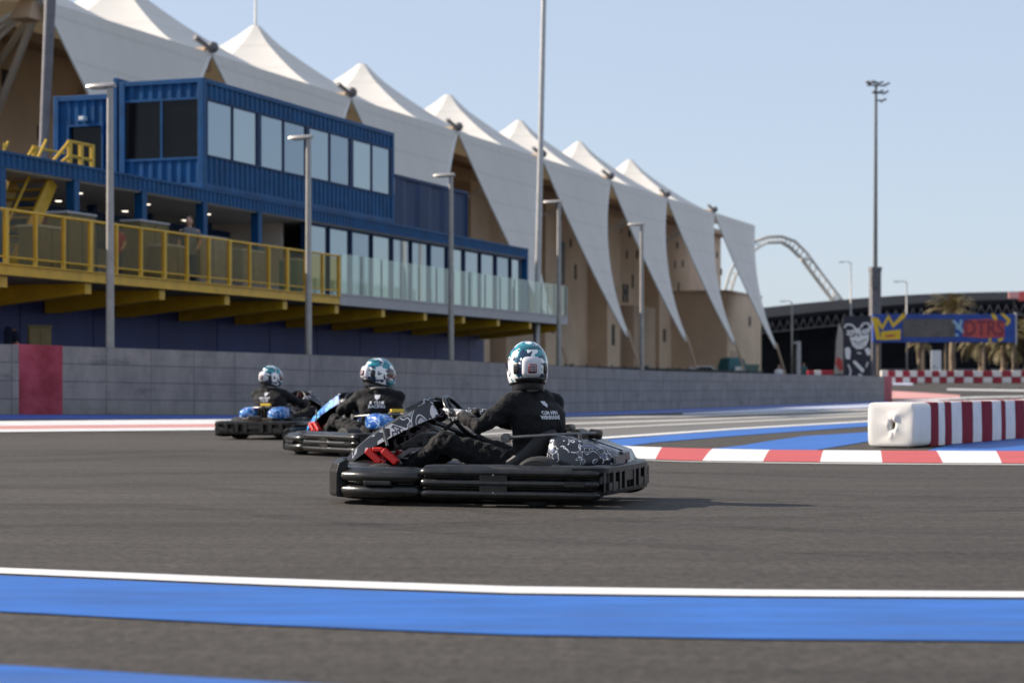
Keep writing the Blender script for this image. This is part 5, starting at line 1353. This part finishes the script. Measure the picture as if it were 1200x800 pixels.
def make_helmet(parent, center, yaw, pitch, roll, scale=1.0):
    hb = MB(); n, m = 48, 30; vs = []
    def shell(az, f, grow=0.0):
        # f 0..1 from crown to the bottom rim
        th = min(f, 1.0) * R(134); ca, sa = math.cos(az), math.sin(az)
        rx = .152 + .018 * max(0, ca) * ss((f - .45) / .4); ry = .124; rz_ = .158
        x = (rx + grow) * math.sin(th) ** .92 * ca; y = (ry + grow) * math.sin(th) ** .92 * sa; z = (rz_ + grow) * math.cos(th) + .012
        if f > .72:
            k = (f - .72) / .28; x *= 1 + .10 * k * (1 if ca > 0 else .55); y *= 1 + .10 * k
            if ca < 0: z += .022 * k * -ca
        if f > 1: z -= (f - 1) * .40; x *= 1 - (f - 1) * .35; y *= 1 - (f - 1) * .35
        if z < -.02 and ca > .3: x += .012 * ss((-.02 - z) / .05) * (ca - .3)
        return Vector((x, y, z))
    for j in range(m + 1):
        for i in range(n): vs.append(shell(2*math.pi*i/n, max(.002, j/m)))
    for i in range(n):  # rolled rim
        p = shell(2*math.pi*i/n, 1); vs.append((p.x*.88, p.y*.88, p.z + .004))
    hb.add(vs, [(j*n+i, j*n+(i+1)%n, (j+1)*n+(i+1)%n, (j+1)*n+i) for j in range(m+1) for i in range(n)]); hb.f.append(tuple(range(n))); hb.mi.append(0)
    h = hb.build('helmet', 'helmet', parent, smooth=40)
    h.location = center; h.rotation_euler = (roll, pitch, yaw); h.scale = (scale,) * 3
    def band(name, m_, az0, az1, f0, f1, g, na=24, nf=6, rounded=False):
        b = MB(); out = []
        for j in range(nf + 1):
            for i in range(na + 1):
                u = i / na; az = az0 + (az1 - az0) * u; v = j / nf
                q = 1 - (abs(2*u - 1) ** 6) * .35 if rounded else 1
                f = (f0 + f1)/2 + (f1 - f0) * (v - .5) * q; e = g * (1 - max(abs(2*u-1), abs(2*v-1)) ** 8)
                out.append(shell(az, f, e + .0015))
        b.add(out, [(j*(na+1)+i, j*(na+1)+i+1, (j+1)*(na+1)+i+1, (j+1)*(na+1)+i) for j in range(nf) for i in range(na)])
        return b.build(name, m_, h, smooth=True, fix=False)
    band('visor', 'visor', -R(82), R(82), .50, .76, .006, 32, 8, True)
    band('rear_trim', 'helmet_trim', R(128), R(232), .87, 1.0, .006, rounded=True)
    band('side_trim', 'helmet_trim', R(98), R(262), .95, 1.0, .004)
    band('neck_roll', 'helmet_trim', R(104), R(256), .97, 1.13, .002)
    band('lower_trim', 'helmet_trim', -R(102), R(102), .955, 1.0, .004)
    band('rear_spoiler', 'print_white', R(152), R(208), .50, .86, .012, 14, 8, True)
    for a in (R(134), R(226)): band('vent', 'helmet_trim', a - R(9), a + R(9), .60, .80, .004, 8, 5, True)
    band('crown_stripe', 'teal_gloss', R(128), R(232), .26, .36, .003, 20, 5)
    bd = band('badge', 'badge_red', R(166), R(194), .60, .80, .017, 8, 6, True)
    band('badge_field', 'badge_dark', R(168.5), R(191.5), .615, .785, .0195, 8, 6, True)
    b = MB()
    for v, w_ in ((.655, 8), (.69, 9), (.725, 7.5)):
        for i in range(5):
            a = R(180 - w_ + 2*w_*(i + .1)/5); c = R(180 - w_ + 2*w_*(i + .75)/5)
            q = [shell(a, v - .012, .0235), shell(c, v - .012, .0235), shell(c, v + .012, .0235), shell(a, v + .012, .0235)]
            b.add(q, [(0, 1, 2, 3)])
    b.build('badge_lettering', 'badge_pale', h, fix=False)
    return h
M['teal_gloss'] = mat('teal_gloss', (.012, .12, .16), .2, coat=.4)

def make_glove(parent, wrist, palm, rim_t, out_dir, name='glove'):
    """gloved hand closed round the wheel rim: palm, four curled fingers and a thumb"""
    b = MB(); w = Vector(wrist); p = Vector(palm); t = Vector(rim_t).normalized(); d = (p - w).normalized()
    n_ = t.cross(d).normalized()
    if n_.dot(Vector(out_dir)) < 0: n_ = -n_
    kn = p + n_ * .018
    for i in range(4):
        base = w.lerp(kn, .55) + t * (.036 - .024 * i) * .9 + n_ * .012
        capsule(b, [w + t * (.02 - .013*i), base], [.025, .02], 10)
        k1 = kn + t * (.039 - .026*i) + d * (.016 - .004*abs(i - 1.3)); L_ = [.036, .04, .038, .03][i]
        k2 = k1 + d * L_ * .55 - n_ * L_ * .75; k3 = k2 - n_ * L_ * .35 - d * L_ * .75
        capsule(b, [base, k1, k2, k3], [.0185, .0125, .0115, .0095], 10)
    th0 = w.lerp(kn, .35) + t * .036; th1 = th0 + t * .018 + d * .03 - n_ * .012; th2 = th1 + d * .028 - n_ * .018 - t * .012
    capsule(b, [th0, th1, th2], [.019, .0135, .011], 10)
    capsule(b, [w - d * .05, w], [.038, .034], 12)
    me = remeshed(b, name, 'glove', parent, .0055, 3); return link(me, name, parent)

def back_print(body_me, parent, txt, size, c, right, up, depth_dir, name, bold=.01):
    bvh = BVHTree.FromPolygons([v.co.copy() for v in body_me.vertices], [tuple(p.vertices) for p in body_me.polygons])
    me = text_mesh(txt, size, bold) if isinstance(txt, str) else txt
    bm = bmesh.new(); bm.from_mesh(me); bmesh.ops.triangulate(bm, faces=bm.faces); bmesh.ops.subdivide_edges(bm, edges=[e for e in bm.edges if e.calc_length() > size*.35], cuts=1); bm.to_mesh(me); bm.free()
    r, u, d = Vector(right).normalized(), Vector(up).normalized(), Vector(depth_dir).normalized()
    for v in me.vertices:
        q = Vector(c) + r * v.co.x + u * v.co.y - d * .5
        hit = bvh.ray_cast(q, d)
        v.co = (hit[0] - d * .004) if hit[0] is not None else Vector(c)
    me.materials.clear(); me.materials.append(M['print_white'])
    o = D.objects.new(name, me); COL.objects.link(o); o.parent = parent; return o

def make_driver(label, loc, rz, lean=(0, 0), twist=-35, head=-67, headtilt=(0, 0), hs=1.0, lines=(), up_scale=1.0, gloves=True):
    """seated driver in kart coordinates"""
    r = thing('person', label, 'person', loc, rz, 'helmeted kart drivers')
    lx, ly = lean; b = MB()
    hip = Vector((-.30, 0, .20)); S = Vector((-.285 + lx, ly, .655 * up_scale)); tw = R(twist)
    f = Vector((math.cos(tw), math.sin(tw), 0)); l = Vector((-math.sin(tw), math.cos(tw), 0))
    # torso rings, wider at the shoulders, rounded back
    rings = []
    for q, wx, wy, dx in ((0, .125, .185, 0), (.12, .135, .19, 0), (.35, .135, .195, -.025), (.6, .135, .210, -.05), (.8, .130, .212, -.045), (.93, .098, .185, -.02), (1.04, .062, .115, 0.0), (1.12, .05, .07, .01)):
        k = ss(q); ff = Vector((1, 0, 0)).lerp(f, k).normalized(); ll = Vector((-ff.y, ff.x, 0)); c = hip.lerp(S, q) + ff * dx
        rings.append([tuple(c + ff * wx * math.copysign(abs(math.cos(a)) ** .85, math.cos(a)) + ll * wy * math.copysign(abs(math.sin(a)) ** .85, math.sin(a))) for a in [2*math.pi*i/24 for i in range(24)]])
    b.loft(rings)
    neck = S + Vector((.02, 0, .06)); hd = S + Vector((.028, 0, .195)) + f * .0
    hd = hd + Vector((headtilt[0], headtilt[1], 0))
    capsule(b, [S, neck, hd - Vector((0, 0, .05))], [.085, .062, .06])
    b.ell(hd, (.095, .078, .115), 16, 12)
    # arms
    sl = S + l * .175 - Vector((0, 0, .035)); sr = S - l * .175 - Vector((0, 0, .035))
    ax = Vector((-.80, 0, .60)).normalized(); wc = Vector((.20, 0, .545)); v_ = ax.cross(Vector((0, 1, 0)))
    gl = wc + Vector((0, .150, 0)) + v_ * -.02; gr_ = wc + Vector((0, -.150, 0)) + v_ * -.02
    hl = gl + Vector((-.075, .03, -.005)); hr = gr_ + Vector((-.075, -.03, -.005))
    def elbow(a, c, side):
        m_ = (a + c) / 2; L_ = (c - a).length; h_ = math.sqrt(max(.0004, .30**2 - (L_/2)**2)) if L_ < .6 else .02
        h_ = min(h_, .16); return m_ + Vector((0, side * .75, -.66)).normalized() * h_
    el, er = elbow(sl, hl, 1), elbow(sr, hr, -1)
    for a, e, h in ((sl, el, hl), (sr, er, hr)):
        capsule(b, [S + (a - S) * .45, a, a.lerp(e, .5), e, e.lerp(h, .45), h], [.085, .080, .064, .052, .050, .036])
    # legs
    for s in (-1, 1):
        hp = hip + Vector((.02, s*.10, -.01)); kn = Vector((.24, s*.215, .385)); an = Vector((.56, s*.145, .165))
        capsule(b, [hp, hp.lerp(kn, .5), kn, kn.lerp(an, .4), an], [.105, .092, .072, .064, .045])
        capsule(b, [an, an + Vector((.10, 0, .02))], [.042, .036])
    me = remeshed(b, 'body', 'suit', r, .012, 7)
    kns = [Vector((.24, .215, .385)), Vector((.24, -.215, .385)), el, er, hip]
    nrm = [v.normal.copy() for v in me.vertices]
    for v in me.vertices:   # cloth folds, deeper round knees, elbows and waist
        d = min((v.co - q).length for q in kns); k = .35 + .65 * max(0, 1 - d / .28)
        q = v.co; w_ = noise.noise(Vector((q.x*20 + q.z*10, q.y*10, q.z*20 - q.x*14))) + .55 * noise.noise(q * 40)
        v.co = q + nrm[v.index] * w_ * .0155 * k
    bo = link(me, 'body', r)
    if gloves:
        make_glove(r, hl, gl, v_, Vector((-.5, 1, .3))); make_glove(r, hr, gr_, v_, Vector((-.5, -1, .3)))
    for s in (-1, 1):
        sh = MB(); an = Vector((.58, s*.145, .15)); capsule(sh, [an + Vector((-.03, 0, .03)), an + Vector((-.02, 0, -.02)), an + Vector((.06, 0, .02)), an + Vector((.11, 0, .09))], [.050, .046, .044, .034])
        link(remeshed(sh, 'shoe', 'shoe', r, .009, 3), 'shoe', r)
    # collar and shoulder piping
    b = MB(); b.ring(S + Vector((.01, 0, .055)), Vector((.15, 0, 1)), .075, .013, 28, 8); b.build('collar', 'suit_grey', r, smooth=True)
    if lines:
        bd = -f; rt = -l   # looking at the back: right hand side of the print
        c = S - Vector((0, 0, .085))
        if lines[0]:
            sz = lines[0]
            lg = MB(); lg.add([(x*sz, y*sz, 0) for x, y in ((-.5, .5), (-.25, .42), (0, .5), (.25, .42), (.5, .5), (.42, -.1), (0, -.55), (-.42, -.1))], [(0, 1, 2, 3, 4, 5, 6, 7)])
            lme = D.meshes.new('crest'); lme.from_pydata(lg.v, [], lg.f)
            back_print(me, r, lme, .03, c + l*lines[3] + Vector((0, 0, .055)), -l, (0, 0, 1), f, 'back_crest')
        back_print(me, r, lines[1], .042 * lines[4], c + l*lines[3], -l, (0, 0, 1), f, 'back_lettering', .0012)
        back_print(me, r, lines[2], .048 * lines[4], c + l*lines[3] - Vector((0, 0, .042*lines[4])), -l, (0, 0, 1), f, 'back_lettering', .0018)
    make_helmet(r, hd + Vector((.0, 0, -.004)), R(head), R(headtilt[2] if len(headtilt) > 2 else 0), R(headtilt[3] if len(headtilt) > 3 else 0), hs)
    b = MB(); b.ell(hd + Vector((0, 0, -.07)), (.082, .075, .075), 16, 10); b.build('balaclava', 'balaclava', r, smooth=True)
    return r
# nearest kart
def spot(px, Y): return ((px - HX) * Y / FP, Y)
x1, y1 = spot(573, 13.15)
k1 = make_kart('nearest kart, all black bodywork with black and white graffiti covers', 'wrap_black', 'wrap_grey', 'wedge', False); k1.location = (x1, y1, 0); k1.rotation_euler = (0, 0, R(164))
make_driver('driver of the nearest kart in black suit, head turned away from the camera', (x1, y1, 0), R(164), twist=-34, head=-64, hs=1.06, lines=(.04, 'CLIM AFIN', 'WINMAINE', -.005, .70))
x2, y2 = spot(431, 22.0)
k2 = make_kart('middle kart with blue edged fairing and blue white engine cover', 'wrap_blue', 'wrap_blue_dark', 'round', True); k2.location = (x2, y2, 0); k2.rotation_euler = (0, 0, R(125))
make_driver('driver of the middle kart in black suit, helmet turned right with visor showing', (x2, y2, -.03), R(125), lean=(0.0, .05), twist=-38, head=-92, headtilt=(.05, -.04, 8, 0), hs=1.06, up_scale=1.0, lines=(.055, 'B  CLUB', 'RACING', -.0, .9)).scale = (1.12, 1.12, 1.04)
x3, y3 = spot(338, 28.9)
k3 = make_kart('farthest kart, black with blue and white rounded engine covers', 'wrap_blue', 'wrap_black', 'round', True); k3.location = (x3, y3, gz(x3, y3)); k3.rotation_euler = (0, 0, R(65))
make_driver('driver of the farthest kart in black suit, seen from behind', (x3, y3, gz(x3, y3)), R(65), lean=(0, .1), twist=8, head=-12, headtilt=(.02, .02, 4, 4), hs=1.06, lines=(.05, 'RACING', 'CLUB', .0, .9)).scale = (1.1, 1.1, 1.0)

# people behind the wall
def bystander(px, ytop, u, label, shirt, legs='shirt_navy', H=None, g=None):
    p = at(px, HY, u); g = gz(p.x, p.y) if g is None else g; h = CH + (HY - ytop) * u - g if H is None else H
    H = H or h; r = thing('person', label, 'person', (p.x, p.y, g + h - H), R(-90)); k = H / 1.75
    b = MB()
    rings = [[(.02 + wx*k*math.cos(a), wy*k*math.sin(a), z*k) for a in [2*math.pi*i/16 for i in range(16)]] for z, wx, wy in ((.86, .11, .16), (1.0, .10, .15), (1.2, .115, .175), (1.38, .11, .195), (1.46, .07, .13))]
    b.loft(rings)
    for s in (-1, 1):
        capsule(b, [(0, s*.09*k, .88*k), (.02, s*.10*k, .47*k), (0, s*.10*k, .08*k)], [.085*k, .06*k, .045*k], 10); capsule(b, [(0, s*.10*k, .05*k), (.13*k, s*.11*k, .035*k)], [.045*k, .035*k], 8)
        capsule(b, [(0, s*.19*k, 1.38*k), (.0, s*.25*k, 1.12*k), (.16*k, s*.22*k, .98*k)], [.06*k, .045*k, .03*k], 10); capsule(b, [(.16*k, s*.22*k, .98*k), (.24*k, s*.2*k, .96*k)], [.03*k, .026*k], 8)
    capsule(b, [(0, 0, 1.42*k), (.01, 0, 1.52*k)], [.06*k, .055*k], 10); b.ell((.015*k, 0, 1.62*k), (.095*k, .075*k, .125*k), 16, 12); b.ell((.11*k, 0, 1.61*k), (.02*k, .014*k, .02*k), 8, 6)
    for s in (-1, 1): b.ell((.01*k, s*.078*k, 1.62*k), (.018*k, .012*k, .03*k), 8, 6)
    link(remeshed(b, 'body', 'skin', r, .016*k, 4), 'body', r)
    b = MB(); b.loft([[(.02 + (wx + .012)*k*math.cos(a), (wy + .012)*k*math.sin(a), z*k) for a in [2*math.pi*i/16 for i in range(16)]] for z, wx, wy in ((.84, .115, .165), (1.0, .11, .16), (1.2, .12, .18), (1.38, .115, .20), (1.475, .065, .115))])
    for s in (-1, 1): b.tube([(0, s*.18*k, 1.39*k), (0, s*.235*k, 1.2*k)], [.075*k, .062*k], 12)
    b.build('shirt', shirt, r, smooth=40)
    b = MB()
    for s in (-1, 1): b.tube([(0, s*.085*k, .9*k), (.02*k, s*.10*k, .47*k), (0, s*.10*k, .1*k)], [.105*k, .078*k, .062*k], 12)
    b.build('trousers', legs, r, smooth=40)
    b = MB(); b.ell((-.012*k, 0, 1.655*k), (.1*k, .083*k, .105*k), 16, 10); b.build('hair', 'hair', r, smooth=True)
    return r
bystander(4, 365, .0185, 'bystander in navy shirt behind the wall at the left edge', 'shirt_navy')
bystander(913, 427, .062, 'tiny bystander in pale shirt behind the wall near the rightmost tent tail', 'shirt_white')
bystander(942, 425, .066, 'tiny bystander in teal shirt behind the wall beside the short pale post', 'teal')

for px, t, H, lab, sh in [(222, 1.6, 1.74, 'bystander in grey shirt standing on the terrace under the container corner', 'tube_grey'), (136, 1.9, 1.3, 'small bystander in red shirt behind the rail right of the nearest lamp', 'shirt_red')]:
    u = usurv(px, t); bystander(px, HY, u, lab, sh, H=H, g=DZ)

# ------------------------------------------------------------------ light, sky, camera
SUN_EL, SUN_DIR = R(29.8), Vector((-.975, .22, 0)).normalized()
sd = D.lights.new('sun', 'SUN'); sd.energy = 4.6; sd.angle = R(.55); sd.color = (1.0, .90, .78)
so_ = D.objects.new('sun', sd); COL.objects.link(so_)
to_sun = Vector((SUN_DIR.x * math.cos(SUN_EL), SUN_DIR.y * math.cos(SUN_EL), math.sin(SUN_EL)))
so_.rotation_euler = to_sun.to_track_quat('Z', 'Y').to_euler(); so_.location = to_sun * 50
wd = D.worlds.new('World'); scene.world = wd; wd.use_nodes = True
nt = wd.node_tree; bgn = nt.nodes['Background']; sky = nt.nodes.new('ShaderNodeTexSky'); sky.sky_type = 'NISHITA'; sky.sun_disc = False
sky.sun_elevation = SUN_EL; sky.sun_rotation = math.atan2(SUN_DIR.x, SUN_DIR.y)
sky.air_density = 1.0; sky.dust_density = .7; sky.ozone_density = 3.0; sky.altitude = 0
mxs = nt.nodes.new('ShaderNodeMix'); mxs.data_type = 'RGBA'; mxs.inputs['Factor'].default_value = .8   # dusty gulf air: the blue is washed out
mxs.inputs[7].default_value = (1.90, 2.13, 2.58, 1); nt.links.new(sky.outputs['Color'], mxs.inputs[6]); nt.links.new(mxs.outputs[2], bgn.inputs['Color']); bgn.inputs['Strength'].default_value = .15
cd = D.cameras.new('camera'); cam = D.objects.new('camera', cd); COL.objects.link(cam); scene.camera = cam
cam.location = (0, 0, CH); cam.rotation_euler = (R(90), 0, 0)
cd.sensor_width = 36; cd.lens = 72; cd.shift_y = (HY - 400) / 1200; cd.clip_end = 20000; cd.clip_start = .1
cd.dof.use_dof = True; cd.dof.focus_distance = 13.0; cd.dof.aperture_fstop = 3.2
scene.view_settings.view_transform = 'Standard'; scene.view_settings.look = 'None'; scene.view_settings.exposure = 0.85; scene.view_settings.gamma = 1
scene.render.engine = 'CYCLES'
scene.cycles.use_denoising = True; scene.cycles.max_bounces = 8; scene.cycles.transparent_max_bounces = 12
